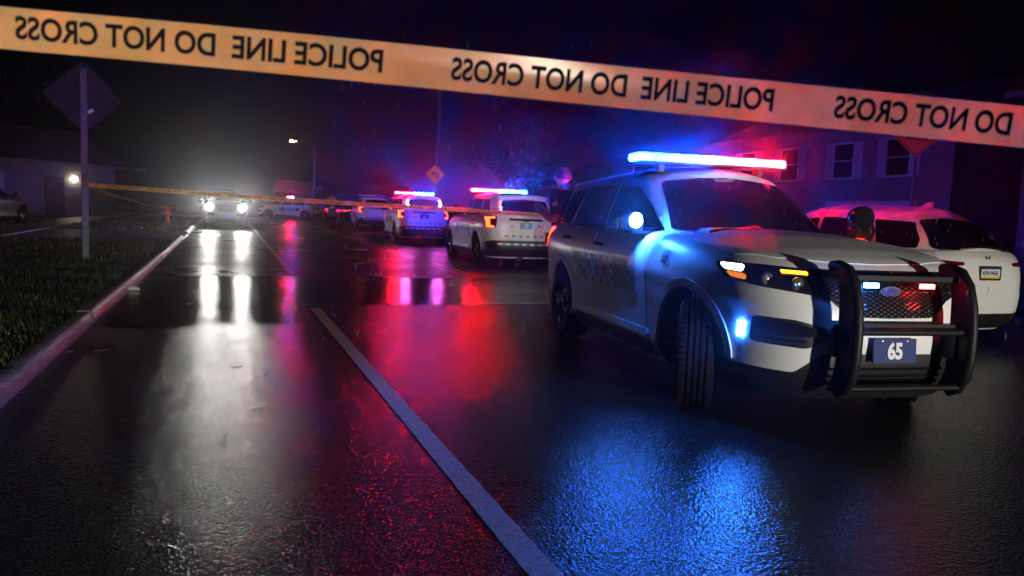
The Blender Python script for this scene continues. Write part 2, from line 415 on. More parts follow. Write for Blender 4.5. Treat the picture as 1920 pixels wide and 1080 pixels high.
# wheel: axis along local y, outer face at -y
def tyre_mesh():
    m = MB(); r, wd = .385, .125
    prof = [(.235, -.10), (.25, -.118), (.30, -.128), (.345, -.126), (.368, -.114), (.379, -.098)]
    for g in (-.062, -.02, .02, .062): prof += [(.385, g - .012), (.374, g - .007), (.374, g + .007), (.385, g + .012)]
    prof += [(.379, .098), (.368, .114), (.345, .126), (.30, .128), (.25, .118), (.235, .10)]
    m.lathe(prof, 56, 'y')
    # tread blocks: sipes cut across the shoulders as small proud lugs
    for k in range(56):
        a = 2 * math.pi * (k + .5) / 56
        for sg in (-1, 1):
            rot = Matrix.Rotation(-a, 3, 'Y')
            m.box(rot @ Vector((.3815, 0, 0)) + Vector((0, sg * .096, 0)), (.012, .03, .026), 0, rot)
    return m.mesh('tyre', M_RUB, 30)
def rim_mesh():
    m = MB()
    m.lathe([(.238, -.10), (.232, -.112), (.224, -.106), (.214, -.06), (.205, -.045), (.17, -.052), (.15, -.066), (.10, -.072), (.085, -.07), (.0, -.07)], 40, 'y')
    m.lathe([(.236, -.1), (.21, .0), (.236, .1)], 30, 'y')
    for k in range(14):
        a = 2 * math.pi * k / 14; rot = Matrix.Rotation(-a, 3, 'Y')
        m.box(rot @ Vector((.188, 0, 0)) + Vector((0, -.055, 0)), (.032, .02, .04), 0, rot)
    return m.mesh('rim', M_RIM, 35)
def cap_mesh():
    m = MB(); m.lathe([(.072, -.068), (.070, -.092), (.055, -.104), (.0, -.108)], 24, 'y')
    for k in range(5):
        a = 2 * math.pi * k / 5; m.lathe([(.012, -.06), (.012, -.088), (.0, -.092)], 8, 'y', (.112 * math.cos(a), 0, .112 * math.sin(a)))
    return m.mesh('hub_cap', M_CHROME, 35)
def add_wheel(root, x, sg, steer=0., yo=.845, sc=1., z=.385):
    e = bpy.data.objects.new('wheel', None); COL.objects.link(e); e.parent = root
    e.location = (x, sg * yo, z); e.rotation_euler = (0, 0, steer + (math.pi if sg > 0 else 0)); e.scale = (sc,) * 3
    link('tyre', cached('tyre', tyre_mesh), e); link('rim', cached('rim', rim_mesh), e); link('hub_cap', cached('cap', cap_mesh), e)

def plate_mesh(): return MB().box((0, 0, 0), (.012, .305, .152)).mesh('license_plate', M_PLATEB)
def light_bar(root, mode, x=-.10, z=1.855):
    """mode lit: y<0 (kerb side) blue, y>0 red"""
    e = bpy.data.objects.new('light_bar', None); COL.objects.link(e); e.parent = root; e.location = (x, 0, z)
    def base():
        m = MB(); m.box((0, 0, -.012), (.27, 1.46, .022)); m.box((0, 0, .073), (.24, 1.44, .008))
        for y in (-.5, .5): m.box((0, y, -.05), (.10, .05, .075))
        return m.mesh('bar_base', M_BLACK)
    link('bar_base', cached('barbase', base), e)
    order_b = [1, 2, 1, 0, 0]; order_r = [1, 2, 0, 2, 0]
    n = 10; wdt = 1.50 / n
    for k in range(n):
        y = -.75 + wdt * (k + .5)
        if mode == 'off': mm = M_OFF
        else: mm = ((M_LBLUE, M_LRED), (M_FBLUE, M_FRED))[mode == 'strong'][k >= 5][order_b[k] if k < 5 else order_r[k - 5]]
        def lens(mm=mm):
            b = MB().box((0, 0, 0), (.25, wdt - .004, .066)); me = b.mesh('bar_lens', mm)
            bm = bmesh.new(); bm.from_mesh(me); bmesh.ops.bevel(bm, geom=list(bm.edges), offset=.012, segments=2, affect='EDGES'); bm.to_mesh(me); bm.free(); return me
        link('bar_lens', cached(('lens', mm.name), lens), e, (-.05 * (abs(y) / .75) ** 2, y, .035))
    return e

def base_car(root, B, glass_trim=True, lit_head=False):
    """parts every car body shares"""
    p = B.p; P = lambda *a, **k: link(a[0], B.panel(*a, **k), root)
    link('body', B.body, root)
    for S in 'RL':
        for x in (p['wf'], -p['wr']):
            link('arch_trim', B.panel('arch_trim', ringpoly(x, p['wz'], p['arch'] - .012, p['arch'] + .048, (3 if x > 0 else -6), (186 if x > 0 else 172), 28), S, .014, M_BLACK if B is not SUV else B.paint, .03, .04, key=x), root)
        a = ringpoly(p['wf'], p['wz'], p['arch'] - .03, p['arch'] - .006, -6, 186)
        d1 = [(.855, .40), (.86, .95), (.80, 1.185), (-.442, 1.195), (-.442, .40)]
        d2 = [(-.452, .40), (-.452, 1.195), (-1.50, 1.21), (-1.46, .99), (-1.24, .87), (-1.04, .68), (-.97, .40)]
        for i, (poly, win) in enumerate(((d1, [(.66, 1.225), (.00, 1.605), (-.40, 1.645), (-.435, 1.23)]), (d2, [(-.505, 1.23), (-.475, 1.648), (-1.33, 1.635), (-1.50, 1.245)]))):
            d = P('door', rnd(poly, .05), S, .005, B.paint, .012, .05, key=i)
            link('window', B.panel('window', rnd(win, .035), S, .006, M_GLASS, .012, .05, key=i), d)
            def handle(i=i, S=S):
                hx = (-.27, -1.30)[i]; hz = (1.07, 1.10)[i]; pt, n = B.hit(S, hx, hz); m = MB()
                m.tube([pt + n * .006 + Vector((.10, 0, 0)), pt + n * .036 + Vector((.075, 0, .002)), pt + n * .04, pt + n * .036 + Vector((-.075, 0, .002)), pt + n * .006 + Vector((-.10, 0, 0))], .013, 8)
                return m.mesh('handle', M_BLACK if B is SUV else B.paint, 40)
            link('handle', cached(('handle', B.paint.name, i, S), handle), d)
        P('quarter_window', rnd([(-1.60, 1.25), (-1.43, 1.635), (-1.93, 1.605), (-2.14, 1.38), (-2.16, 1.27)], .035), S, .006, M_GLASS, .012, .05)
        P('rocker_panel', rnd([(1.0, .245), (1.0, .372), (-.99, .372), (-.99, .245)], .03), S, .012, M_BLACK, .03, .06)
    hood = [(1.16, 0), (1.12, .45), (.98, .80), (1.5, .85), (1.9, .80), (2.10, .62), (2.2, .35), (2.22, 0)]
    P('hood', rnd(hood + [(a, -b) for a, b in hood[::-1]][1:-1], .05), 'T', .005, B.paint, .012, .06)
    ws = [(-.72, 1.215), (-.40, 1.265), (0, 1.28), (.40, 1.265), (.72, 1.215), (.575, 1.665), (0, 1.725), (-.575, 1.665)]
    P('windshield', rnd(ws, .04), 'F', .006, M_GLASS, .012, .06)
    for sg in (-1, 1):
        def mirror(sg=sg):
            m = MB(); m.tube([(.68, sg * .88, 1.22), (.67, sg * 1.0, 1.235)], .035, 8)
            vs = []; n = 14
            for j, (yy, r) in enumerate(((.97, .05), (.985, .085), (1.06, .095), (1.15, .085), (1.185, .045))):
                for k in range(n):
                    a = 2 * math.pi * k / n; ca, sa = math.cos(a), math.sin(a)
                    vs.append((.68 + .6 * r * abs(ca) ** .7 * (1 if ca > 0 else -1) + .02, sg * yy, 1.285 + r * abs(sa) ** .6 * (1 if sa > 0 else -1)))
            m.add(vs, [(j * n + k, j * n + (k + 1) % n, (j + 1) * n + (k + 1) % n, (j + 1) * n + k) for j in range(4) for k in range(n)] + [tuple(range(n)), tuple(range(4 * n, 5 * n))])
            return m.mesh('mirror', M_BLACKG if B is SUV else B.paint, 40)
        link('mirror', cached(('mirror', sg, B.paint.name), mirror), root)

SUV_DARK = Body(dict(SUV.p), M_DARKCAR)
def police_suv(label, loc, rz, number=None, bar='off', front=True, rear=True, steer=0., headlights=False, drl=False, tail=True, window_lamps=None, pushbar=True, grille_lamps=False, mirror_lamp=False, antenna=True, dark=False):
    root = empty('parked_car' if dark else 'police_suv', loc, rz); tag(root, label, 'car' if dark else 'police car', None if dark else 'police patrol vehicles on the wet street')
    B = SUV_DARK if dark else SUV; P = lambda *a, **k: link(a[0], B.panel(*a, **k), root)
    base_car(root, B)
    for sg in (-1, 1):
        add_wheel(root, 1.5125, sg, steer); add_wheel(root, -1.5125, sg)
    # side livery
    for S in '' if dark else 'RL':
        fl = S == 'L'
        P('blue_stripe', rnd([(.62, .98), (.66, .72), (-.93, .72), (-1.05, .98)], .02), S, .008, M_BLUE, .003, .05)
        P('red_stripe', rnd([(.60, 1.01), (.61, .985), (-1.08, .985), (-1.12, 1.01)], .004), S, .0085, M_RED, .003, .05)
        link('door_lettering', B.glyphs('door_lettering', 'POLICE', .335, S, -.29, .845, .012, M_LET, .012, .82, flip=fl), root)
        for j, (cx, cz, rx, rz2) in enumerate(((.60, .93, .10, .085), (.60, .79, .115, .13))):
            P('badge_decal', [(cx + rx * math.cos(a * math.pi / 12) * (1 - .16 * (a % 2)), cz + rz2 * math.sin(a * math.pi / 12) * (1 - .16 * (a % 2))) for a in range(24)], S, .011 + .001 * j, M_SEAL, .002, .05)
        P('badge_ring', ringpoly(.60, .79, .05, .062, 0, 359), S, .0135, M_BLUE, .002, .05)
        P('sill_trim', rnd([(.93, .40), (.90, .455), (-.90, .455), (-.93, .40)], .03), S, .022, M_WHITE, .03, .06)
        if number:
            link('fender_number', B.glyphs('fender_number', number, .125, S, 1.18, 1.045, .008, M_BLUE, .004, .85, flip=fl), root)
    # nose
    if front:
        grille = [(.50, 1.045), (.50, .90), (.42, .865), (.30, .765), (0, .757), (-.30, .765), (-.42, .865), (-.50, .90), (-.50, 1.045)]
        P('grille', rnd(grille, .02), 'F', .004, M_BLACK, .01, .05)
        def mesh_wire():
            m = MB(); st = .05
            for k in range(-30, 31):
                for dr in (1, -1):
                    pts = []
                    for j in range(0, 24):
                        z = .765 + .27 * j / 23; y = k * st + dr * (z - .76) * 1.9
                        hw = lerp_tab([(.757, .27), (.765, .29), (.865, .41), (.90, .48), (1.045, .49)], z)
                        if abs(y) < hw: pts.append(B.hit('F', y, z)[0] + Vector((.012, 0, 0)))
                    if len(pts) > 1: m.tube(pts, .0032, 4, cap=False)
            return m.mesh('grille_mesh', M_BLACKG, 40)
        link('grille_mesh', cached('gm', mesh_wire), root)
        def emblem():
            m = MB(); o = B.hit('F', 0, .925)[0] + Vector((.018, 0, 0)); n = 28
            def oval(rx, rz): return [o + Vector((0, rx * math.cos(2 * math.pi * k / n), rz * math.sin(2 * math.pi * k / n))) for k in range(n)]
            a = oval(.075, .032); b = oval(.067, .025); m.add(a + b, [(k, (k + 1) % n, n + (k + 1) % n, n + k) for k in range(n)])
            c = [q + Vector((.004, 0, 0)) for q in b]; m.add(c, [tuple(range(n))], 1)
            return m.mesh('emblem', [M_REFL, M_PLATEB])
        link('emblem', cached('emb', emblem), root)
        for sg in (-1, 1):
            f = (lambda q: q) if sg > 0 else mir
            hl = P('headlight', rnd(f([(.885, 1.062), (.89, .965), (.78, .925), (.505, .885), (.505, 1.04), (.70, 1.055)]), .025), 'F', .006, M_LENS, .012, .04, key=sg)
            for kx, (yy, zz, rr) in enumerate(((.74, .975, .042), (.60, .955, .042))):
                def proj(yy=yy, zz=zz, rr=rr, sg=sg):
                    o = B.hit('F', sg * yy, zz)[0]; m = MB(); m.lathe([(rr, .006), (rr, .022), (rr * .8, .03), (rr * .5, .022), (0, .02)], 20, 'x', tuple(o)); return m.mesh('projector', M_HEAD if headlights else M_REFL, 35)
                link('projector', cached(('proj', kx, sg, headlights), proj), hl)
            link('daytime_lamp', B.panel('daytime_lamp', rnd(f([(.875, 1.05), (.872, 1.012), (.82, 1.004), (.80, 1.046)]), .012), 'F', .010, M_DRL if drl or headlights else M_REFL, .006, .03, key=(sg, drl or headlights)), hl)
            link('corner_lamp', B.panel('corner_lamp', rnd(f([(.872, 1.0), (.868, .968), (.82, .955), (.81, .99)]), .012), 'F', .010, M_AMBD if drl or headlights else M_TAILOFF, .006, .03, key=(sg, drl)), hl)
            link('turn_lamp', B.panel('turn_lamp', rnd(f([(.66, 1.028), (.66, 1.012), (.52, 1.006), (.52, 1.022)]), .005), 'F', .012, M_AMB if drl else M_REFL, .006, .03, key=(sg, drl)), hl)
            fg = P('fog_recess', rnd(f([(.80, .742), (.62, .735), (.44, .69), (.43, .635), (.55, .56), (.80, .575)]), .03), 'F', .003, M_BLACK, .008, .04, key=sg)
            for q in range(3):
                z0 = .60 + .035 * q
                link('fog_slat', B.panel('fog_slat', f([(.77, z0), (.77, z0 + .014), (.56 - .03 * q, z0 + .014), (.56 - .03 * q, z0)]), 'F', .014, M_BLACKG, .01, .05, key=(sg, q)), fg)
            P('fog_bezel', rnd(f([(.74, .715), (.60, .71), (.46, .675), (.455, .635), (.74, .645)]), .02), 'F', .022, M_BLACKG, .02, .05, key=sg)
            if drl and sg > 0: P('marker_lamp', rnd([(.885, .70), (.885, .595), (.91, .595), (.91, .70)], .009), 'F', .03, M_SMARK, .03, .03)
            elif drl: P('marker_lamp', rnd(f([(.838, .695), (.838, .595), (.818, .595), (.818, .695)]), .009), 'F', .004, M_SBLUE if sg < 0 else M_SMARK, .003, .03, key=sg)
            elif not headlights: pass
        P('front_valance', rnd([(.955, .225), (.955, .425), (.80, .415), (.60, .405), (.50, .50), (.44, .535), (-.44, .535), (-.50, .50), (-.60, .405), (-.80, .415), (-.955, .425), (-.955, .225)], .02), 'F', .006, M_BLACK, .015, .05)
        for q in range(3): P('intake_slat', [(.40, .44 - .045 * q), (.40, .456 - .045 * q), (-.40, .456 - .045 * q), (-.40, .44 - .045 * q)], 'F', .02, M_BLACKG, .016, .06, key=q)
        pl = link('license_plate', cached('plate', plate_mesh), root, (2.475, 0, .565), (0, R(-4), 0))
        if number:
            def num():
                vs, fs, _, _ = text2d(number, .135, .006, .8); return MB().add([(.0075, a, b) for a, b in vs], fs).mesh('plate_number', M_LET)
            link('plate_number', cached(('num', number), num), pl)
        for y in (-.09, .09):
            link('plate_bolt', cached(('bolt', y), lambda: MB().lathe([(.006, .006), (.006, .009), (0, .01)], 8, 'x', (0, y, .06)).mesh('plate_bolt', M_CHROME)), pl)
        if pushbar:
            e = bpy.data.objects.new('push_bumper', None); COL.objects.link(e); e.parent = root
            for sg in (-1, 1):
                def up(sg=sg):
                    y = sg * .40; m = MB(); path = [(2.36, y, 1.075), (2.43, y, 1.085), (2.52, y, 1.06), (2.585, y, .98), (2.625, y, .85), (2.64, y, .70), (2.64, y, .55), (2.62, y, .42), (2.57, y, .34), (2.50, y, .31)]
                    m.tube(path, .032, 12)
                    inner = [(2.34, 1.03), (2.45, 1.0), (2.47, .90), (2.475, .80), (2.48, .70), (2.48, .55), (2.47, .45), (2.45, .38), (2.42, .33), (2.40, .31)]
                    n = len(path); vs = []
                    for yy in (y - .014, y + .014):
                        vs += [(q[0], yy, q[2]) for q in path] + [(a, yy, b) for a, b in inner]
                    fs = []
                    for k in range(n - 1):
                        fs += [(k, k + 1, n + k + 1, n + k), (2 * n + k, 2 * n + k + 1, 3 * n + k + 1, 3 * n + k), (n + k, n + k + 1, 3 * n + k + 1, 3 * n + k)]
                    m.add(vs, fs)
                    m.box((2.47, y - sg * .02, .62), (.16, .02, .20)); return m.mesh('upright', M_BAR, 40)
                link('upright', cached(('upr', sg), up), e)
            for kz, (z, x, r, hw) in enumerate(((.70, 2.60, .022, .40), (.355, 2.585, .02, .40))):
                link('crossbar', cached(('xb', kz), lambda: MB().tube([(x, -hw, z), (x, hw, z)], r, 12).mesh('crossbar', M_BAR, 40)), e)
            link('channel', cached('chan', lambda: MB().box((2.53, 0, .725), (.07, .78, .035)).mesh('channel', M_BAR)), e)
            link('top_plate', cached('tpl', lambda: MB().box((2.49, 0, 1.015), (.03, .79, .03)).mesh('top_plate', M_BAR)), e)
        if grille_lamps:
            for sg, mm in ((-1, M_GBLUE), (1, M_SRED)):
                link('grille_lamp', cached(('gl', sg), lambda: MB().box((2.47, sg * .20, .968), (.025, .09, .028)).mesh('grille_lamp', [mm])), root)
        if headlights:
            for sg in (-1, 1):
                link('high_beam', cached(('hb', sg), lambda: MB().lathe([(.0, .02), (.15, .018), (.15, .0)], 20, 'x', (2.36, sg * .70, .965)).mesh('high_beam', M_HEAD)), root)
    # tail
    if rear:
        tg = P('tailgate', rnd([(.70, 1.23), (.72, 1.0), (.66, .68), (-.66, .68), (-.72, 1.0), (-.70, 1.23)], .05), 'B', .006, M_WHITE, .012, .06)
        link('handle_recess', B.panel('handle_recess', rnd([(.40, 1.175), (.44, 1.125), (.08, 1.125), (.06, 1.105), (-.06, 1.105), (-.08, 1.125), (-.44, 1.125), (-.40, 1.175)], .015), 'B', .010, M_BLACK, .006, .05), tg)
        P('rear_window', rnd([(.66, 1.27), (.55, 1.605), (0, 1.64), (-.55, 1.605), (-.66, 1.27), (0, 1.255)], .06), 'B', .007, M_GLASS, .012, .06)
        for sg in (-1, 1):
            f = (lambda q: q) if sg > 0 else mir
            tl = P('taillight', rnd(f([(.70, 1.22), (.735, .95), (.80, .93), (.93, .94), (.93, 1.20), (.86, 1.225)]), .03), 'B', .012, M_TAILOFF, .02, .04, key=sg)
            link('tail_lens', B.panel('tail_lens', rnd(f([(.74, 1.205), (.745, 1.165), (.85, 1.155), (.85, 1.0), (.77, .98), (.775, .945), (.91, .955), (.91, 1.19)]), .02), 'B', .016, M_TAIL if tail else M_REFLR, .008, .03, key=(sg, tail)), tl)
            P('bumper_reflector', [(sg * .50, .632), (sg * .50, .612), (sg * .78, .612), (sg * .78, .632)], 'B', .016, M_REFLR, .006, .05, key=sg)
        P('rear_valance', rnd([(.90, .26), (.90, .615), (.80, .645), (-.80, .645), (-.90, .615), (-.90, .26)], .02), 'B', .010, M_BLACK, .02, .06)
        for S in 'RL': P('bumper_corner', rnd([(-2.0, .26), (-2.03, .52), (-2.12, .60), (-2.36, .615), (-2.36, .26)], .02), S, .009, M_BLACK, .02, .05)
        for nm, z, hw, cnt in (('tailgate_strip', .755, .62, 14), ('bumper_strip', .565, .70, 14)):
            for k in range(cnt):
                a0 = -hw + 2 * hw * k / cnt; a1 = -hw + 2 * hw * (k + 1) / cnt
                P('reflective_block', [(a0 + .012, z + .022), (a0 - .012, z - .022), (a1 - .012, z - .022), (a1 + .012, z + .022)], 'B', .0135, M_STRW if k % 2 else M_STRB, .003, .06, key=(nm, k))
        def exhaust():
            m = MB(); m.tube([(-2.3, -.55, .26), (-2.55, -.55, .25)], .035, 12, cap=False); m.tube([(-2.0, 0, .27), (-2.45, .1, .26)], .10, 10); m.box((-2.1, 0, .34), (.5, 1.3, .1)); return m.mesh('exhaust', M_CHROME if False else M_BLACKG, 40)
        link('exhaust', cached('exh', exhaust), root)
        if number:
            def rp():
                h, n = B.hit('B', 0, 1.01); m = MB().box((h.x - .016, 0, 1.01), (.012, .31, .15)); return m.mesh('rear_plate', M_PLATEB if number != '13' else M_STRB)
            rpl = link('rear_plate', cached(('rp', number), rp), root)
            def rn():
                vs, fs, _, _ = text2d(number, .135, .006, .85); x = B.hit('B', 0, 1.01)[0].x - .0235; return MB().add([(x, -a, 1.01 + b) for a, b in vs], fs).mesh('rear_number', M_LET)
            link('rear_number', cached(('rn', number), rn), rpl)
            for j, (cz, ry, rz2) in enumerate(((1.05, .045, .04), (.99, .055, .06))):
                P('badge_decal', [(.36 + ry * math.cos(a * math.pi / 12), cz + rz2 * math.sin(a * math.pi / 12) * (1 - .12 * (a % 2))) for a in range(24)], 'B', .011 + .001 * j, M_LET, .002, .05)
            P('badge_ring', ringpoly(.36, .99, .028, .038, 0, 359), 'B', .0135, M_PLATEB, .002, .05)
            if number == '64':
                P('shield_decal', [(-.29, 1.07), (-.29, 1.0), (-.36, .945), (-.43, 1.0), (-.43, 1.07), (-.36, 1.08)], 'B', .011, M_LET, .002, .05)
                link('emergency_number', B.glyphs('emergency_number', '911', .05, 'B', -.36, 1.02, .014, M_RED, .002, .9, flip=True), root)
            else:
                link('emergency_number', B.glyphs('emergency_number', '911', .115, 'B', -.36, 1.01, .011, M_RED, .004, .8, flip=True), root)
        def spoiler():
            m = MB(); prof = [(-2.18, 1.73), (-2.42, 1.71), (-2.45, 1.693), (-2.40, 1.677), (-2.20, 1.665)]
            n = len(prof); ys = [-.60, -.45, 0, .45, .60]; vs = []
            for y in ys: vs += [(x + .10 * (abs(y) / .6) ** 3, y, z + .055 * (1 - (y / .6) ** 2)) for x, z in prof]
            m.add(vs, [(i * n + k, i * n + (k + 1) % n, (i + 1) * n + (k + 1) % n, (i + 1) * n + k) for i in range(4) for k in range(n)] + [tuple(range(n)), tuple(range(4 * n, 5 * n))]); return m.mesh('spoiler', M_WHITE, 30)
        link('spoiler', cached('spo', spoiler), root)
        if window_lamps:
            for sg in window_lamps:
                for q in range(2):
                    z0 = 1.45 if q == 0 else 1.31
                    mm = (M_WLR, M_WLB)[q] if window_lamps == [1] else M_MAG
                    P('window_lamp', [(sg * (.60 - .0 * q), z0), (sg * .63, z0), (sg * .60, z0 + .13), (sg * .565, z0 + .13)], 'B', .016, mm, .012, .05, key=(sg, q))
    if bar: light_bar(root, bar)
    if mirror_lamp:
        def ml(): return MB().lathe([(.0, .012), (.054, .009), (.06, .0), (0., 0.)], 20, 'x').mesh('mirror_lamp', M_SBLUE2, 40)
        link('mirror_lamp', cached('mlamp', ml), root, (.80, -1.07, 1.31), (0, 0, R(-56)))
        link('mirror_lamp', cached('mlamp2', lambda: MB().box((.765, 1.03, 1.20), (.02, .085, .03)).mesh('mirror_lamp', M_SRED)), root)
    # driver side spotlight
    def sp():
        m = MB(); m.lathe([(0, -.14), (.05, -.13), (.085, -.09), (.10, -.03), (.102, .02), (.095, .03)], 26, 'x', (.92, .90, 1.40)); m.lathe([(.094, .026), (.05, .02), (0, .018)], 26, 'x', (.92, .90, 1.40), 1)
        m.tube([(.88, .90, 1.33), (.82, .83, 1.25)], .015, 8); return m.mesh('spotlight', [M_BLACKG, M_LENS], 35)
    link('spotlight', cached('spotl', sp), root)
    if antenna:
        link('antenna', cached('ant', lambda: MB().tube([(-1.35, -.25, 1.80), (-1.37, -.25, 1.92)], .006, 6).lathe([(.03, 0), (.02, .02), (0, .022)], 12, 'z', (-1.35, -.25, 1.80)).mesh('antenna', M_BLACK)), root)
    return root

def crossover(label, loc, rz, paint, plate=None, tail=False, detail=True, sc=(.885, .895, .885), cat='car', group=None, name='parked_car'):
    root = empty(name, loc, rz); tag(root, label, cat, group)
    B = CROSS[paint.name]; P = lambda *a, **k: link(a[0], B.panel(*a, **k), root)
    base_car(root, B)
    for sg in (-1, 1):
        add_wheel(root, 1.48, sg, 0, .84, .98, .378); add_wheel(root, -1.48, sg, 0, .84, .98, .378)
    P('rear_window', rnd([(.68, 1.265), (.50, 1.635), (0, 1.675), (-.50, 1.635), (-.68, 1.265), (0, 1.25)], .07), 'B', .007, M_GLASS, .012, .06)
    P('tailgate', rnd([(.72, 1.235), (.74, 1.0), (.66, .66), (-.66, .66), (-.74, 1.0), (-.72, 1.235)], .05), 'B', .005, paint, .012, .06)
    P('rear_valance', rnd([(.97, .25), (.97, .47), (.80, .50), (.50, .46), (-.50, .46), (-.80, .50), (-.97, .47), (-.97, .25)], .03), 'B', .010, M_BLACK, .02, .06)
    for sg in (-1, 1):
        f = (lambda q: q) if sg > 0 else mir
        tl = P('taillight', rnd(f([(.42, 1.115), (.44, 1.075), (.74, 1.06), (.86, .97), (.925, .965), (.92, 1.10), (.70, 1.135)]), .02), 'B', .010, M_TAILOFF, .015, .04, key=sg)
        if tail: link('tail_lens', B.panel('tail_lens', rnd(f([(.46, 1.105), (.46, 1.08), (.90, 1.04), (.90, 1.07)]), .01), 'B', .014, M_TAIL, .006, .04, key=sg), tl)
        P('headlight', rnd(f([(.87, 1.05), (.875, .97), (.60, .93), (.52, 1.02)]), .02), 'F', .006, M_LENS, .01, .04, key=sg)
    P('grille', rnd([(.42, .98), (.38, .74), (-.38, .74), (-.42, .98)], .03), 'F', .004, M_BLACK, .01, .06)
    P('front_valance', rnd([(.95, .23), (.95, .40), (.6, .46), (-.6, .46), (-.95, .40), (-.95, .23)], .03), 'F', .006, M_BLACK, .012, .06)
    h, n = B.hit('B', 0, .985)
    if plate:
        pr = link('license_plate', MB().box((h.x - .014, 0, .985), (.012, .345, .172)).mesh('license_plate', mat('plate_white', (.75, .76, .7), .35)), root)
        link('plate_frame', MB().box((h.x - .022, 0, 1.063), (.012, .365, .026)).box((h.x - .022, 0, .905), (.012, .365, .024)).box((h.x - .022, .178, .985), (.012, .014, .14)).box((h.x - .022, -.178, .985), (.012, .014, .14)).mesh('plate_frame', M_BLACK), pr)
        link('plate_band', MB().box((h.x - .0205, 0, .925), (.002, .34, .034)).mesh('plate_band', mat('plate_gold', (.75, .45, .03), .4)), pr)
        link('plate_band', MB().box((h.x - .0205, 0, 1.043), (.002, .34, .02)).mesh('plate_band', mat('plate_sky', (.05, .12, .4), .4)), pr)
        vs, fs, _, _ = text2d(plate, .085, .002, .78)
        link('plate_number', MB().add([(h.x - .0225, -a, .985 + b) for a, b in vs], fs).mesh('plate_number', mat('plate_ink', (.02, .03, .10), .4)), pr)
        # winged H emblem above the plate
        he, ne = B.hit('B', 0, 1.175); m = MB(); x = he.x - .012
        m.tube([(x, .035, 1.205), (x, .026, 1.15)], .006, 6); m.tube([(x, -.035, 1.205), (x, -.026, 1.15)], .006, 6); m.tube([(x, .029, 1.178), (x, -.029, 1.178)], .006, 6)
        m.obj('emblem', M_CHROME, root, 40)
        fin = MB(); fin.add([(-1.45, .03, 1.80), (-1.45, -.03, 1.80), (-1.68, .025, 1.78), (-1.68, -.025, 1.78), (-1.64, .006, 1.90), (-1.64, -.006, 1.90), (-1.71, .006, 1.895), (-1.71, -.006, 1.895)], [(0, 1, 5, 4), (2, 3, 7, 6), (0, 2, 6, 4), (1, 3, 7, 5), (4, 5, 7, 6), (0, 1, 3, 2)])
        fin.obj('roof_antenna', paint, root, 40)
        MB().tube([(-2.40, -.05, 1.33), (-2.50, -.5, 1.285)], .008, 6).obj('wiper', M_BLACK, root)
    root.scale = sc
    return root

# ------------------------------------------------------------------ ground, road
def asphalt(name, base, rough, bump, grain, puddle=.5):
    m = mat(name, base, .4, spec=.3); N, L, b = nodes(m); tc = N.new('ShaderNodeTexCoord')
    n = N.new('ShaderNodeTexNoise'); n.inputs['Scale'].default_value = grain; n.inputs['Detail'].default_value = 3; n.inputs['Roughness'].default_value = .65; L.new(tc.outputs['Object'], n.inputs['Vector'])
    v = N.new('ShaderNodeTexVoronoi'); v.feature = 'SMOOTH_F1'; v.inputs['Smoothness'].default_value = .35; v.inputs['Scale'].default_value = grain * .9; L.new(tc.outputs['Object'], v.inputs['Vector'])
    ad = N.new('ShaderNodeMath'); ad.operation = 'ADD'; L.new(n.outputs['Fac'], ad.inputs[0]); L.new(v.outputs['Distance'], ad.inputs[1])
    big = N.new('ShaderNodeTexNoise'); big.inputs['Scale'].default_value = .55; big.inputs['Detail'].default_value = 6; L.new(tc.outputs['Object'], big.inputs['Vector'])
    mr = N.new('ShaderNodeMapRange'); mr.inputs['From Min'].default_value = .38; mr.inputs['From Max'].default_value = .64; L.new(big.outputs['Fac'], mr.inputs['Value'])
    mr.inputs['To Min'].default_value = rough[0]; mr.inputs['To Max'].default_value = rough[1]; L.new(mr.outputs[0], b.inputs['Roughness'])
    mb_ = N.new('ShaderNodeMapRange'); mb_.inputs['From Min'].default_value = .38; mb_.inputs['From Max'].default_value = .64; mb_.inputs['To Min'].default_value = bump * puddle; mb_.inputs['To Max'].default_value = bump
    L.new(big.outputs['Fac'], mb_.inputs['Value'])
    bp = N.new('ShaderNodeBump'); bp.inputs['Distance'].default_value = .004; L.new(mb_.outputs[0], bp.inputs['Strength']); L.new(ad.outputs[0], bp.inputs['Height']); L.new(bp.outputs[0], b.inputs['Normal'])
    cr = N.new('ShaderNodeValToRGB'); cr.color_ramp.elements[0].color = (base[0] * .5, base[1] * .5, base[2] * .5, 1); cr.color_ramp.elements[1].color = (base[0] * 1.7, base[1] * 1.7, base[2] * 1.7, 1)
    cr.color_ramp.elements[0].position = .35; cr.color_ramp.elements[1].position = .7; L.new(n.outputs['Fac'], cr.inputs['Fac']); L.new(cr.outputs[0], b.inputs['Base Color'])
    return m
M_ASPH = asphalt('wet_coarse_asphalt', (.022, .022, .023), (.10, .17), .80, 72, .8)
M_ASPH2 = asphalt('wet_street_asphalt', (.020, .020, .021), (.27, .40), .85, 70, .6)
M_PATCH = asphalt('smooth_patch_asphalt', (.016, .016, .017), (.14, .22), .25, 75, .6)
M_LINE = noise_var(mat('worn_white_line', (.6, .6, .58), .35), (.24, .24, .23), (.58, .58, .55), 55, rough=(.4, .55), bump=.5, bscale=140, bdist=.003, lo=.30, hi=.55)
M_YEL = noise_var(mat('worn_yellow_line', (.6, .4, .05), .35), (.25, .14, .02), (.62, .38, .05), 12, rough=(.25, .4), bump=.4, bscale=60, bdist=.003)
M_CONC = noise_var(mat('wet_concrete', (.25, .25, .24), .4), (.13, .13, .125), (.30, .295, .28), 5, rough=(.30, .62), bump=.9, bscale=40, bdist=.015)
M_SOIL = noise_var(mat('lawn_soil', (.03, .04, .015), .8), (.015, .022, .008), (.04, .05, .02), 5)
M_WOOD = noise_var(mat('pole_wood', (.12, .10, .08), .6), (.07, .055, .045), (.16, .13, .10), 6, bump=.4, bscale=30)
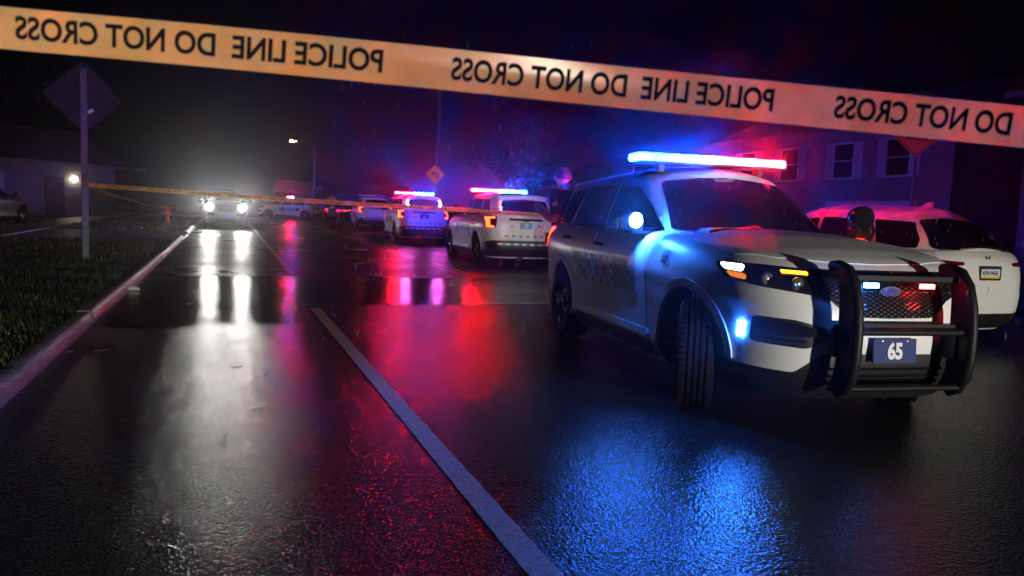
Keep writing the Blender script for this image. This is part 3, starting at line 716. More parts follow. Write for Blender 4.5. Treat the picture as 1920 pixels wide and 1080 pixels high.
M_GALV = noise_var(mat('galvanised_steel', (.42, .43, .45), .55, .2), (.09, .095, .10), (.16, .165, .17), 20)

KERB_X, ROAD_R = -1.30, 10.9
def sheet(name, x0, x1, y0, y1, z, m, parent=None, nx=1, ny=1):
    vs = [(x0 + (x1 - x0) * i / nx, y0 + (y1 - y0) * j / ny, z) for j in range(ny + 1) for i in range(nx + 1)]
    q = nx + 1; return MB().add(vs, [(j * q + i, j * q + i + 1, (j + 1) * q + i + 1, (j + 1) * q + i) for j in range(ny) for i in range(nx)]).obj(name, m, parent)
tag(sheet('ground', -400, 400, -200, 800, -.06, M_SOIL), kind='structure')
tag(sheet('road', KERB_X, ROAD_R, -25, 10.38, 0, M_ASPH, None, 1, 1), kind='structure')
tag(sheet('road', KERB_X, ROAD_R, 10.40, 62, 0, M_ASPH2, None, 1, 60), kind='structure')
tag(sheet('cross_street', -60, 80, 62.0, 74, -.002, M_ASPH2, None, 1, 4), kind='structure')
# tar-filled joint and the repair strip across the street
def strip(name, pts_lo, pts_hi, z, m):
    n = len(pts_lo); return MB().add([(a, b, z) for a, b in pts_lo] + [(a, b, z) for a, b in pts_hi], [(i, i + 1, n + i + 1, n + i) for i in range(n - 1)]).obj(name, m)
xs = [KERB_X + (ROAD_R - KERB_X) * k / 240 for k in range(241)]
def edge_lo(x):
    j = .05 * math.sin(x * 9.3) * math.sin(x * 4.1) + random.uniform(-.018, .018)
    return 8.75 + .10 * math.sin(x * 2.1) + j if x < .9 else 10.42 + .05 * math.sin(x * 1.7) + j * .3
tag(strip('asphalt_patch', [(x, edge_lo(x)) for x in xs], [(x, 14.3 + .12 * math.sin(x * 1.3 + 1)) for x in xs], .002, M_PATCH), kind='structure')
tag(strip('tar_seam', [(x, 10.36 + .05 * math.sin(x * 1.7)) for x in xs if x > 1], [(x, 10.41 + .05 * math.sin(x * 1.7) + .02 * math.sin(x * 9)) for x in xs if x > 1], .006, mat('tar', (.008, .008, .008), .06)), kind='structure')
def line(name, x0, x1, y0, y1, m, z=.0035, jag=.003):
    n = max(2, int((y1 - y0) / .05)); vs = []
    for k in range(n + 1):
        y = y0 + (y1 - y0) * k / n; vs += [(x0 + random.uniform(-jag, jag), y, z), (x1 + random.uniform(-jag, jag), y, z)]
    return tag(MB().add(vs, [(2 * k, 2 * k + 1, 2 * k + 3, 2 * k + 2) for k in range(n)]).obj(name, m), kind='structure')
line('lane_line', 1.03, 1.15, -6, 10.05, M_LINE)
line('lane_line', 1.12, 1.24, 15.0, 60, M_LINE)
line('centre_line', 4.55, 4.66, 14.8, 61, M_YEL); line('centre_line', 4.78, 4.89, 14.8, 61, M_YEL)
# kerb sections
def kerb_profile(sg):
    return [(0, -.06), (sg * -.01, .02), (sg * -.035, .085), (sg * -.07, .118), (sg * -.10, .125), (sg * -.17, .125), (sg * -.185, .11), (sg * -.19, -.06)]
for sg, X, ranges in ((1, KERB_X, [(-6, 47)]), (-1, ROAD_R, [(-6, 60)])):
    e = empty('kerb', (X, 0, 0)); tag(e, kind='structure')
    y = ranges[0][0]
    while y < ranges[0][1]:
        L = 3.0; pr = kerb_profile(sg); n = len(pr); ns = 10; vs = []
        drop = 1.0 if not (sg > 0 and 24.5 < y < 29.5) else .30
        dx, dz = random.uniform(-.012, .012), random.uniform(-.012, .008)
        for k in range(ns + 1):
            yy = y + .015 + (L - .03) * k / ns; j = random.uniform(-.006, .006); j2 = random.uniform(-.005, .005)
            vs += [(a + dx + j, yy, (b * drop if b > 0 else b) + dz + (j2 if b > .05 else 0)) for a, b in pr]
        fs = [(i * n + k, i * n + k + 1, (i + 1) * n + k + 1, (i + 1) * n + k) for i in range(ns) for k in range(n - 1)] + [tuple(range(n)), tuple(range(ns * n, ns * n + n))]
        MB().add(vs, fs).obj('kerb_section', M_CONC, e, 50); y += L
# verge, pavement, lawn
tag(sheet('verge', -60, KERB_X - .18, -10, 60, .06, M_SOIL, None, 1, 70), kind='structure')
tag(sheet('verge', ROAD_R + .18, 90, -10, 61.5, .06, M_SOIL, None, 1, 70), kind='structure')
e = empty('pavement', (-6.6, 0, .07)); tag(e, kind='structure')
for k in range(34):
    MB().box((0, -2 + 1.5 * k + .75, random.uniform(0, .012)), (1.45, 1.485, .06)).obj('paving_slab', M_CONC, e)
tag(sheet('driveway', -26, KERB_X - .18, 24.6, 30.2, .075, M_CONC, None, 1, 6), kind='structure')
e = empty('pavement', (13.2, 0, .07)); tag(e, kind='structure')
for k in range(36):
    MB().box((0, 1.5 * k + .75, random.uniform(0, .012)), (1.45, 1.485, .06)).obj('paving_slab', M_CONC, e)
tag(sheet('driveway', ROAD_R + .18, 22, 8.5, 13.5, .075, M_CONC, None, 1, 6), kind='structure')
M_GRASS = noise_var(mat('wet_grass', (.05, .09, .02), .4), (.035, .065, .014), (.085, .12, .03), 1.5)
def grass(name, cnt, xr, yf, hh, seed):
    rg = random.Random(seed); m = MB(); vs = []; fs = []
    for _ in range(cnt):
        y = yf(rg); x = rg.uniform(*xr)
        if -7.35 < x < -5.85 or (24.5 < y < 30.3): continue
        if x > KERB_X - .23: continue
        h = rg.uniform(.5, 1.15) * hh * (1 + .5 * math.sin(x * 3.1 + y * 1.7) * math.sin(y * 2.3)); a = rg.uniform(0, 6.28); wd = .0035 + .00045 * y; ln = rg.uniform(.1, .7) * h
        c, s = math.cos(a) * wd, math.sin(a) * wd; lx, ly = rg.uniform(-1, 1) * ln, rg.uniform(-1, 1) * ln; i = len(vs)
        vs += [(x - c, y - s, .055), (x + c, y + s, .055), (x + c * .6 + lx * .4, y + s * .6 + ly * .4, .055 + h * .6), (x - c * .6 + lx * .4, y - s * .6 + ly * .4, .055 + h * .6), (x + lx, y + ly, .055 + h)]
        fs += [(i, i + 1, i + 2, i + 3), (i + 3, i + 2, i + 4)]
    m.add(vs, fs); o = m.obj(name, M_GRASS); tag(o, kind='stuff'); return o
grass('grass', 60000, (-5.9, KERB_X - .2), lambda g: 3 + 13 * g.random() ** 1.4, .075, 1)
grass('grass', 50000, (-14, KERB_X - .2), lambda g: 8 + 38 * g.random() ** 1.2, .09, 2)

# ------------------------------------------------------------------ vehicles
ca = Vector(road(1.8264, 7.0082)); cf = Vector(road(math.sin(.22701), -math.cos(.22701)))
police_suv('white police SUV numbered 65 with black push bumper, nearest vehicle facing the camera', (ca.x, ca.y, 0), math.atan2(cf.y, cf.x), '65', 'lit', True, True, R(-27), drl=True, tail=True, grille_lamps=True, mirror_lamp=True)
police_suv('white police SUV seen from behind with plate 13 on its tailgate', (6.86, 19.3, 0), R(86.5), '13', 'strong', front=True, pushbar=False, window_lamps=[1])
police_suv('white police SUV seen from behind with plate 64 and pink window lamps', (6.95, 29.5, 0), R(86), '64', 'strong', front=True, pushbar=False, window_lamps=[1, -1])
police_suv('white police SUV with its roof light bar dark, ahead of the one with plate 64', (7.75, 43.5, 0), R(87), None, 'off', front=True, pushbar=False, tail=True, antenna=False)
pc = at(541, 418, z=0); pc = pc * (64 / Vector((pc.x, pc.y, 0)).dot(_fw))
police_suv('white police SUV parked broadside across the far end of the street', (pc.x, pc.y, 0), math.atan2(*(Vector(road(-1, -.12)).yx)), None, 'lit', pushbar=False, drl=False, tail=False)
hx, hy = -.08, 38.5
police_suv('dark vehicle facing the camera with blinding white headlights by the left kerb', (hx, hy, 0), R(-90 + 1), None, None, headlights=True, rear=False, tail=False, pushbar=False, antenna=False, dark=True)
for sg in (-1, 1):
    spot('headlight_beam', (hx + sg * .70, hy - 2.50, .97), (sg * .3, 0, -1.6), P_HEAD, (1, .97, .9), 16, .7, .09)
    spot('headlight_beam', (hx + sg * .68, hy - 2.52, .97), (sg * .3, 0, 2.4), P_HIGH, (1, .97, .9), 7, 1., .09)

crossover('white crossover car with licence plate lit, parked behind the nearest police SUV', (8.12, 8.35, 0), R(90), M_WHITE2, 'KFN·9450', False, group='parked civilian cars')
crossover('dark car with red tail lamps parked beyond the unlit police SUV', (8.15, 53.5, 0), R(90), M_DARKCAR, None, True, False, group='parked civilian cars')
crossover('silver car farthest up the row of parked cars on the right', (7.9, 60.3, 0), R(93), M_SILVER, None, False, False, group='parked civilian cars')
pl = at(-40, 412, 27)
crossover('dark car on the driveway cut off by the left edge', (pl.x, pl.y, .08), R(75), M_DARKCAR, None, True, False, group='parked civilian cars')

# ------------------------------------------------------------------ signs and posts
def diamond(side, t=.004, r=.06):
    h = side / math.sqrt(2); return rnd([(h, 0), (0, h), (-h, 0), (0, -h)], r * 1.4, 4)
def plate_prism(poly, t):
    n = len(poly); return [(a, -t / 2, b) for a, b in poly] + [(a, t / 2, b) for a, b in poly], [tuple(range(n)), tuple(range(n, 2 * n))[::-1]] + [(k, n + k, n + (k + 1) % n, (k + 1) % n) for k in range(n)]
M_SIGNBACK = noise_var(mat('sign_back_aluminium', (.1, .1, .11), .85, spec=.1), (.03, .032, .038), (.05, .052, .06), 3)
M_SIGNY = mat('sign_yellow', (.85, .42, .01), .6, spec=.1); M_SIGNO = mat('sign_orange', (.9, .25, .03), .5); M_INK = mat('sign_black', (.012, .012, .012), .45)
M_SIGNG = mat('sign_green', (.01, .22, .12), .4)
# post with the back of a diamond sign, left verge
pb = at(161, 491, z=.06); d = Vector((pb.x, pb.y, 0)).dot(_fw); sc_ = at(161, 182, d)
e = empty('road_sign', (pb.x, pb.y, .05), R(20)); tag(e, 'bare metal back of a diamond road sign on a perforated post', 'road sign')
H = at(161, 128, d).z - .05
def post_mesh(h, wd=.06, holes=True):
    m = MB()
    for sx in (-1, 1): m.box((sx * wd * .42, .004, h / 2), (wd * .16, .03, h))
    m.box((0, .012, h / 2), (wd * .70, .010, h))
    n = int(h / .0508)
    for k in range(n): m.box((0, .0062, .06 + k * .0508), (.012, .003, .014), 1)
    return m
pm = post_mesh(H, .13 * .9)
# face toward the camera is local -y
m2 = MB()
for i, v in enumerate(pm.v): pm.v[i] = (v[0], -v[1], v[2])
pm.obj('post', [M_GALV, M_INK], e)
vs, fs = plate_prism(diamond(1.0), .004); MB().add([(a, b + .02, c + sc_.z - .05) for a, b, c in vs], fs).obj('sign_plate', M_SIGNBACK, e)
MB().add([(a, b - .004 + .02, c + sc_.z - .05) for a, b, c in [(.10, 0, -.32), (.19, 0, -.25), (.15, 0, -.20), (.06, 0, -.27)]], [(0, 1, 2, 3)]).obj('sticker', M_STRW, e)

# utility pole with a left-turn warning sign
pp = at(817, 330, 40); px_, py_ = pp.x, pp.y
e = empty('utility_pole', (px_, py_, 0)); tag(e, 'tall thin wooden utility pole behind the yellow arrow sign', 'utility pole')
top = at(824, 176, 40)
MB().tube([(0, 0, 0), (0.05, 0, 4), (.13, 0, 8.6)], [.13, .115, .09], 12).obj('shaft', M_WOOD, e, 40)
MB().box((.12, 0, 8.0), (1.6, .10, .10)).obj('crossarm', M_WOOD, e)
s_ = at(816, 327, 39.6)
e = empty('warning_sign', (s_.x, s_.y, s_.z), R(-14)); tag(e, 'yellow diamond warning sign with a black left turn arrow', 'road sign', None)
vs, fs = plate_prism(diamond(.76), .006); MB().add(vs, fs).obj('sign_plate', M_SIGNY, e)
o_ = diamond(.70); i_ = diamond(.67); n = len(o_); MB().add([(a, -.007, b) for a, b in o_] + [(a, -.007, b) for a, b in i_], [(k, (k + 1) % n, n + (k + 1) % n, n + k) for k in range(n)]).obj('border', M_INK, e)
arrow = MB(); arrow.add([(a * 1.15, -.008, b * 1.15) for a, b in [(.13, -.20), (.13, .01), (.07, .08), (-.06, .08), (-.06, .02), (-.04, .02), (.045, .02), (.07, 0), (.07, -.20)]], [(0, 1, 8), (1, 7, 8), (1, 2, 7), (2, 6, 7), (2, 3, 5, 6)])
arrow.add([(a * 1.15, -.0082, b * 1.15) for a, b in [(-.05, .15), (-.20, .05), (-.05, -.05)]], [(0, 1, 2)]); arrow.obj('arrow', M_INK, e)

# orange work sign on the right
ob = at(1708, 392, 17.5); ot = at(1720, 243, 17.5); gz = .06
e = empty('work_sign', (ob.x, ob.y, gz), R(-42)); tag(e, 'orange diamond work sign on a steel post in front of a dark house', 'road sign')
MB().tube([(0, 0, 0), (.0, 0, ot.z - gz)], .035, 10).obj('post', M_GALV, e, 40)
vs, fs = plate_prism(diamond(.92), .005); MB().add([(a, b - .04, c + ot.z - gz) for a, b, c in vs], fs).obj('sign_plate', M_SIGNO, e)
o_ = diamond(.86); i_ = diamond(.83); MB().add([(a, -.047, b + ot.z - gz) for a, b in o_] + [(a, -.047, b + ot.z - gz) for a, b in i_], [(k, (k + 1) % n, n + (k + 1) % n, n + k) for k in range(n)]).obj('border', M_INK, e)
for txt, dz in (('ROAD', .17), ('WORK', 0), ('AHEAD', -.17)):
    vs, fs, _, _ = text2d(txt, .17, .003, .8); MB().add([(a, -.048, b + ot.z - gz + dz) for a, b in vs], fs).obj('lettering', M_INK, e)

def street_sign(px, py, dist, wpx, txt, label, on_post=True):
    c = at(px, py, dist); e = empty('street_sign', (c.x, c.y, 0 if on_post else c.z), R(-15)); tag(e, label, 'street sign')
    wd = wpx / FPX * dist; z = c.z if on_post else 0
    if on_post: MB().tube([(-wd / 2, 0, .05), (-wd / 2, 0, z + .12)], .03, 8).obj('post', M_GALV, e, 40)
    MB().box((.03, 0, z), (wd, .012, .23)).obj('sign_plate', M_SIGNG, e)
    if txt:
        vs, fs, tw, th = text2d(txt, .17, .001, .9); MB().add([(a * wd * .8 / tw + .03, -.009, b + z) for a, b in vs], fs).obj('lettering', M_LET, e)
    return e
street_sign(260, 318, 46, 32, 'Red Clover', 'green street name sign on a thin post over the left lawn')
sl = at(598, 352, 60)
street_sign(598, 352, 60, 15, None, 'small green street name sign beside the street lamp column', False)
# small yellow sign far away
c = at(622, 373, 62); e = empty('warning_sign', (c.x, c.y, 0), R(-10)); tag(e, 'small yellow diamond sign just above the far tape', 'road sign')
MB().tube([(0, 0.03, 0), (0, .03, c.z)], .03, 8).obj('post', M_GALV, e)
vs, fs = plate_prism(diamond(.66), .006); MB().add([(a, b, c_ + c.z - .1) for a, b, c_ in vs], fs).obj('sign_plate', mat('sign_lime', (.8, .75, .03), .35), e)

# street lamp
lb = at(588, 395, 60); lt = at(588, 285, 60); e = empty('street_lamp', (lb.x, lb.y, 0)); tag(e, 'tall street lamp with a curved arm and a lit warm head', 'street lamp')
hh = lt.z; arm = at(555, 266, 60) - Vector((lb.x, lb.y, 0))
MB().tube([(0, 0, 0), (0, 0, hh + .5)], [.10, .06], 10).obj('column', M_GALV, e, 40)
p2 = Vector((0, 0, hh)); MB().tube([p2, p2 * .65 + arm * .35 + Vector((0, 0, .45)), p2 * .3 + arm * .7 + Vector((0, 0, .25)), arm], .03, 8).obj('arm', M_GALV, e, 40)
MB().tube([arm + (arm - p2).normalized() * -.2, arm + (arm - p2).normalized() * .55], [.10, .13], 10, flat=.5).obj('lamp_head', M_GALV, e, 40)
MB().box(arm + (arm - p2).normalized() * .25 + Vector((0, 0, -.08)), (.5, .3, .06)).obj('lamp_lens', lamp('lit_street_lens', (1, .66, .28), 60), e)

# hydrant, low post
hb = at(313, 430, z=.06); e = empty('fire_hydrant', (hb.x, hb.y, .05), R(20)); tag(e, 'red fire hydrant with a pale chain on the left verge', 'hydrant')
m = MB(); m.lathe([(.17, 0), (.17, .04), (.12, .05), (.115, .55), (.15, .56), (.15, .60), (.13, .62), (.12, .70), (.07, .78), (.03, .80), (.03, .86), (0, .86)], 20); m.obj('barrel', mat('hydrant_red', (.35, .04, .02), .4), e, 40)
for dx in (-1, 1): MB().lathe([(.055, .08), (.055, .18), (.07, .18), (.07, .23), (0, .235)], 12, 'x', (0, 0, .50)).obj('side_outlet', MATS['hydrant_red'], e, 40).scale = (dx, 1, 1)
ch = MB()
for k in range(9): ch.lathe([(.022, -.008), (.03, 0), (.022, .008)], 8, 'y', (.10 + .035 * k, -.16, .85 - .075 * k))
ch.obj('chain', M_CHROME, e, 40)
sb = at(327, 427, z=.06); st_top = at(327, 385, Vector((sb.x, sb.y, 0)).dot(_fw))
e = empty('post', (sb.x, sb.y, .05)); tag(e, 'short square wooden post next to the fire hydrant', 'post')
MB().box((0, 0, (st_top.z - .05) / 2), (.16, .16, st_top.z - .05)).obj('shaft', mat('post_brown', (.12, .06, .04), .5), e)
MB().box((0, 0, st_top.z - .03), (.19, .19, .04)).obj('post_cap', MATS['post_brown'], e)

# ------------------------------------------------------------------ police tape
def tape_mat(name, col):
    m = bpy.data.materials.new(name); m.use_nodes = True; N, L = m.node_tree.nodes, m.node_tree.links; N.clear()
    o = N.new('ShaderNodeOutputMaterial'); d = N.new('ShaderNodeBsdfDiffuse'); t = N.new('ShaderNodeBsdfTranslucent'); g = N.new('ShaderNodeBsdfGlossy'); g.inputs['Roughness'].default_value = .25
    tc = N.new('ShaderNodeTexCoord'); n = N.new('ShaderNodeTexNoise'); n.inputs['Scale'].default_value = 9; n.inputs['Detail'].default_value = 5; L.new(tc.outputs['Object'], n.inputs['Vector'])
    r = N.new('ShaderNodeValToRGB'); r.color_ramp.elements[0].color = (col[0] * .85, col[1] * .8, col[2] * .7, 1); r.color_ramp.elements[1].color = (*col, 1); r.color_ramp.elements[0].position = .35; r.color_ramp.elements[1].position = .65
    L.new(n.outputs['Fac'], r.inputs['Fac']); L.new(r.outputs[0], d.inputs['Color']); L.new(r.outputs[0], t.inputs['Color'])
    m1 = N.new('ShaderNodeMixShader'); m1.inputs[0].default_value = .72; L.new(d.outputs[0], m1.inputs[1]); L.new(t.outputs[0], m1.inputs[2])
    m2 = N.new('ShaderNodeMixShader'); m2.inputs[0].default_value = .06; L.new(m1.outputs[0], m2.inputs[1]); L.new(g.outputs[0], m2.inputs[2]); L.new(m2.outputs[0], o.inputs['Surface'])
    MATS[name] = m; return m
M_TAPE = tape_mat('yellow_tape', (.90, .72, .07)); M_TINK = mat('tape_ink', (.008, .007, .007), .85, spec=.05)
class Ribbon:
    def __init__(s, pts, width, lean=None):
        s.p = [Vector(p) for p in pts]; s.w = width; s.L = [0]
        for a, b in zip(s.p, s.p[1:]): s.L.append(s.L[-1] + (b - a).length)
        s.lean = lean or (lambda q: 0.)
    def frame(s, d):
        i = 0
        while i < len(s.p) - 2 and s.L[i + 1] < d: i += 1
        t = (d - s.L[i]) / (s.L[i + 1] - s.L[i]); c = s.p[i].lerp(s.p[i + 1], t); tg = (s.p[i + 1] - s.p[i]).normalized()
        n = tg.cross(Vector((0, 0, 1))).normalized(); u = n.cross(tg).normalized()
        a = s.lean(d / s.L[-1]); u2 = u * math.cos(a) + n * math.sin(a); n2 = n * math.cos(a) - u * math.sin(a)
        return c, tg, u2, n2
    def obj(s, name, m, n=120, curl=.004, parent=None):
        mb = MB(); K = 6; vs = []
        for i in range(n + 1):
            d = s.L[-1] * i / n; c, tg, u, nn = s.frame(min(d, s.L[-1] - 1e-6))
            for j in range(K + 1):
                v = (j / K - .5) * s.w; vs.append(c + u * v + nn * (curl * math.sin(d * 5 + j) * .4 + curl * (2 * v / s.w) ** 2))
        q = K + 1; mb.add(vs, [(i * q + j, i * q + j + 1, (i + 1) * q + j + 1, (i + 1) * q + j) for i in range(n) for j in range(K)]); o = mb.obj(name, m, parent, 60)
        return o
    def text(s, txt, d0, d1, hgt, parent, off, vshift=0., mirror=True, bold=.0):
        """letters run from d1 back to d0 when mirrored (print shows through from the far side)"""
        vs, fs, wd, ht = text2d(txt, 1., bold, 1.); P = []
        for a, b in vs:
            t = a / wd + .5; d = d1 + (d0 - d1) * t if mirror else d0 + (d1 - d0) * t
            c, tg, u, nn = s.frame(max(0, min(d, s.L[-1] - 1e-6))); v = b / ht * hgt + vshift
            P.append(c + u * v + nn * (off + .004 * (2 * v / s.w) ** 2))
        # two printed phrases with a wide gap between them: one part each
        spans = sorted((min(vs[i][0] for i in f), max(vs[i][0] for i in f)) for f in fs); hi = spans[0][1]; gap = (0, None)
        for a, b in spans:
            if a - hi > gap[0]: gap = (a - hi, (a + hi) / 2)
            hi = max(hi, b)
        for side in (0, 1):
            sel = [f for f in fs if (vs[f[0]][0] > gap[1]) == bool(side)]; ix = {}; q = []
            for f in sel:
                for i in f:
                    if i not in ix: ix[i] = len(q); q.append(P[i])
            MB().add(q, [tuple(ix[i] for i in f) for f in sel]).obj('lettering', M_TINK, parent)
    def dist_at(s, p):
        best = None
        for i in range(len(s.p) - 1):
            a, b = s.p[i], s.p[i + 1]; t = max(0, min(1, (p - a).dot(b - a) / (b - a).length_squared)); q = a.lerp(b, t)
            if best is None or (q - p).length < best[0]: best = ((q - p).length, s.L[i] + t * (s.L[i + 1] - s.L[i]))
        return best[1]
FT = 1.44
def smooth_path(ks, n=8):
    out = []
    for i in range(len(ks) - 1):
        p0, p1, p2, p3 = (ks[max(0, i - 1)], ks[i], ks[i + 1], ks[min(len(ks) - 1, i + 2)])
        for k in range(n):
            t = k / n; out.append(.5 * ((2 * p1) + (p2 - p0) * t + (2 * p0 - 5 * p1 + 4 * p2 - p3) * t * t + (3 * p1 - p0 - 3 * p2 + p3) * t ** 3))
    return out + [ks[-1]]
fpts = smooth_path([at(x, y, FT) for x, y in ((-700, -10), (-300, 24), (0, 52), (360, 84), (700, 117), (1100, 158), (1500, 197), (1900, 237), (2300, 278), (2700, 320))])
rb = Ribbon(fpts, .0765, lambda q: .03 + .05 * math.sin(q * 9))
fo = rb.obj('police_tape', M_TAPE, 200); tag(fo, 'wide yellow police tape stretched close across the top of the view, lettering reversed', 'police tape')
cent = lambda x: at(x, 52 + (x / 1900) * 185, FT)
PH = 'POLICE LINE  DO NOT CROSS'
for x0, x1 in ((30, 718), (846, 1449), (1563, 2170)):
    rb.text(PH, rb.dist_at(cent(x0)), rb.dist_at(cent(x1)), .043, fo, .0025, .003, True, .028)
# far tape across the street, tied to the sign post
dp = Vector((pb.x, pb.y, 0)).dot(_fw)
fp = smooth_path([at(166, 347, dp - .05), at(330, 359, dp + .0), at(520, 373, dp + .1), at(700, 384, dp + .3), at(860, 393, dp + .4), at(1031, 405, dp + .5), at(1190, 418, dp + .6)])
rf = Ribbon(fp, .085, lambda q: .1 * math.sin(q * 14)); fo2 = rf.obj('police_tape', M_TAPE, 160); tag(fo2, 'thin yellow police tape running across the street from the left sign post', 'police tape')
k = .35
while k + .62 < rf.L[-1] - .1:
    rf.text(PH, k, k + .66, .046, fo2, .006, .002, True, .008); k += .80
tp = smooth_path([at(166, 347, dp - .04), at(206, 364, dp + 2.5), at(250, 376, dp + 8), at(290, 387, dp + 16), at(327, 389, Vector((sb.x, sb.y, 0)).dot(_fw))])
rt = Ribbon(tp, .10, lambda q: .9 + 1.2 * q); tag(rt.obj('police_tape', M_TAPE, 160, .01), 'twisted slack police tape from the sign post to the short wooden post', 'police tape')

# ------------------------------------------------------------------ officer
def skin_mesh(name, verts, edges, radii, m, sub=2, root=0):
    me = bpy.data.meshes.new(name); me.from_pydata(verts, edges, []); o = link(name, me)
    o.modifiers.new('skin', 'SKIN'); sk_ = me.skin_vertices[0].data
    for i, r in enumerate(radii): sk_[i].radius = r if isinstance(r, tuple) else (r, r); sk_[i].use_root = (i == root)
    s = o.modifiers.new('sub', 'SUBSURF'); s.levels = sub; s.render_levels = sub
    dg = bpy.context.evaluated_depsgraph_get(); out = bpy.data.meshes.new_from_object(o.evaluated_get(dg)); out.name = name
    bpy.data.objects.remove(o); out.materials.clear(); out.materials.append(m)
    for p in out.polygons: p.use_smooth = True
    return out
M_SKIN = noise_var(mat('skin', (.45, .25, .17), .5), (.34, .19, .13), (.42, .24, .165), 12)
M_UNI = noise_var(mat('navy_uniform', (.012, .014, .025), .75), (.010, .012, .02), (.018, .02, .034), 30)
M_HAIR = noise_var(mat('grey_brown_hair', (.06, .045, .035), .6), (.012, .010, .009), (.05, .045, .04), 60)
def officer(loc, rz, sc):
    V = [(0, 0, .98), (0, 0, 1.12), (.01, 0, 1.28), (.0, 0, 1.42), (-.01, 0, 1.50), (.0, 0, 1.57), (.015, 0, 1.63)]
    Rr = [(.11, .14), (.10, .13), (.11, .14), (.10, .15), (.07, .09), .054, .058]; E = [(i, i + 1) for i in range(6)]
    def chain(base, pts, rs):
        b = base
        for p, r in zip(pts, rs): V.append(p); Rr.append(r); E.append((b, len(V) - 1)); b = len(V) - 1
        return b
    # left arm: bent, hand raised in front of the chest; right arm the same, hands meet
    wl = chain(3, [(-.01, .17, 1.45), (-.03, .235, 1.40), (-.05, .27, 1.27), (-.03, .285, 1.17), (.08, .25, 1.20), (.20, .19, 1.27), (.235, .165, 1.295)], [.055, .052, .046, .046, .044, .034, .030])
    wr = chain(3, [(-.01, -.17, 1.45), (-.03, -.235, 1.40), (-.04, -.27, 1.27), (0, -.27, 1.17), (.11, -.19, 1.20), (.22, -.06, 1.27), (.25, .0, 1.295)], [.055, .052, .046, .046, .044, .034, .030])
    for sg in (-1, 1):
        chain(0, [(0, sg * .10, .90), (.01, sg * .115, .70), (.02, sg * .12, .50), (0, sg * .125, .30), (-.02, sg * .13, .09), (.04, sg * .135, .05), (.14, sg * .145, .035)], [.08, .07, .055, .05, .042, .045, .04])
    body = skin_mesh('person', V, E, Rr, M_SKIN)
    root = link('person', body, None, loc, (0, 0, rz)); root.scale = (sc,) * 3
    tag(root, 'police officer in dark short-sleeved uniform standing behind the nearest police SUV, hand raised to chest', 'person')
    # clothes follow the same joints
    sv = [(0, 0, .93), (0, 0, 1.12), (.01, 0, 1.28), (.0, 0, 1.42), (-.01, 0, 1.495), (-.01, 0, 1.55)]; sr = [(.155, .185), (.142, .176), (.152, .192), (.145, .205), (.11, .15), .072]; se = [(i, i + 1) for i in range(5)]
    for sg in (-1, 1):
        b = 3
        for p, r in zip([(-.01, sg * .175, 1.455), (-.03, sg * .24, 1.40), (-.05, sg * .272, 1.28), (-.05, sg * .28, 1.235)], [.098, .088, .078, .075]): sv.append(p); sr.append(r); se.append((b, len(sv) - 1)); b = len(sv) - 1
    link('shirt', skin_mesh('shirt', sv, se, sr, M_UNI), root)
    tv = [(0, 0, 1.06), (0, 0, .94)]; tr = [(.152, .182), (.15, .18)]; te = [(0, 1)]
    for sg in (-1, 1):
        b = 1
        for p, r in zip([(0, sg * .10, .88), (.01, sg * .115, .70), (.02, sg * .12, .50), (0, sg * .125, .30), (-.02, sg * .13, .10)], [.115, .10, .078, .074, .068]): tv.append(p); tr.append(r); te.append((b, len(tv) - 1)); b = len(tv) - 1
    link('trousers', skin_mesh('trousers', tv, te, tr, M_UNI), root)
    bl = MB(); n = 28
    for z0, z1, r0, r1 in ((.985, 1.035, .165, .198),):
        vs = [(r0 * math.cos(2 * math.pi * k / n), r1 * math.sin(2 * math.pi * k / n), z) for z in (z0, z1) for k in range(n)]; bl.add(vs, [(k, (k + 1) % n, n + (k + 1) % n, n + k) for k in range(n)])
    for a in (40, 95, 140, 215, 265, 320):
        c_, s_ = math.cos(R(a)), math.sin(R(a)); bl.box((.175 * c_, .215 * s_, .97), (.06, .06, .11), 0, Matrix.Rotation(R(a), 3, 'Z'))
    bl.obj('duty_belt', M_BLACK, root)
    # head
    hd = MB(); nu, nv = 28, 22; vs = []
    for j in range(nv + 1):
        ph = math.pi * j / nv
        for i in range(nu):
            th = 2 * math.pi * i / nu; x, y, z = math.sin(ph) * math.cos(th), math.sin(ph) * math.sin(th), math.cos(ph)
            X, Y, Z = x * .102, y * .078, z * .118
            if z < 0: Y *= 1 + .30 * z; X *= (1 + .10 * z) if x > 0 else (1 + .42 * z)
            if x > .3:
                X -= .010 * math.exp(-((z - .12) / .12) ** 2) * (1 if abs(abs(y) - .34) < .3 else .3)       # eye hollows
                X += .030 * math.exp(-((z + .13) / .16) ** 2 - (y / .16) ** 2)                                 # nose
                X += .010 * math.exp(-((z - .28) / .1) ** 2)                                                 # brow
                X += .012 * math.exp(-((z + .50) / .07) ** 2 - (y / .34) ** 2) + .012 * math.exp(-((z + .85) / .12) ** 2)  # lips, chin
            vs.append((X + .035, Y, Z + 1.690))
    hd.add(vs, [(j * nu + i, j * nu + (i + 1) % nu, (j + 1) * nu + (i + 1) % nu, (j + 1) * nu + i) for j in range(nv) for i in range(nu)])
    hd.obj('head', M_SKIN, root, 60, merge=True)
    hr = MB(); vs = []
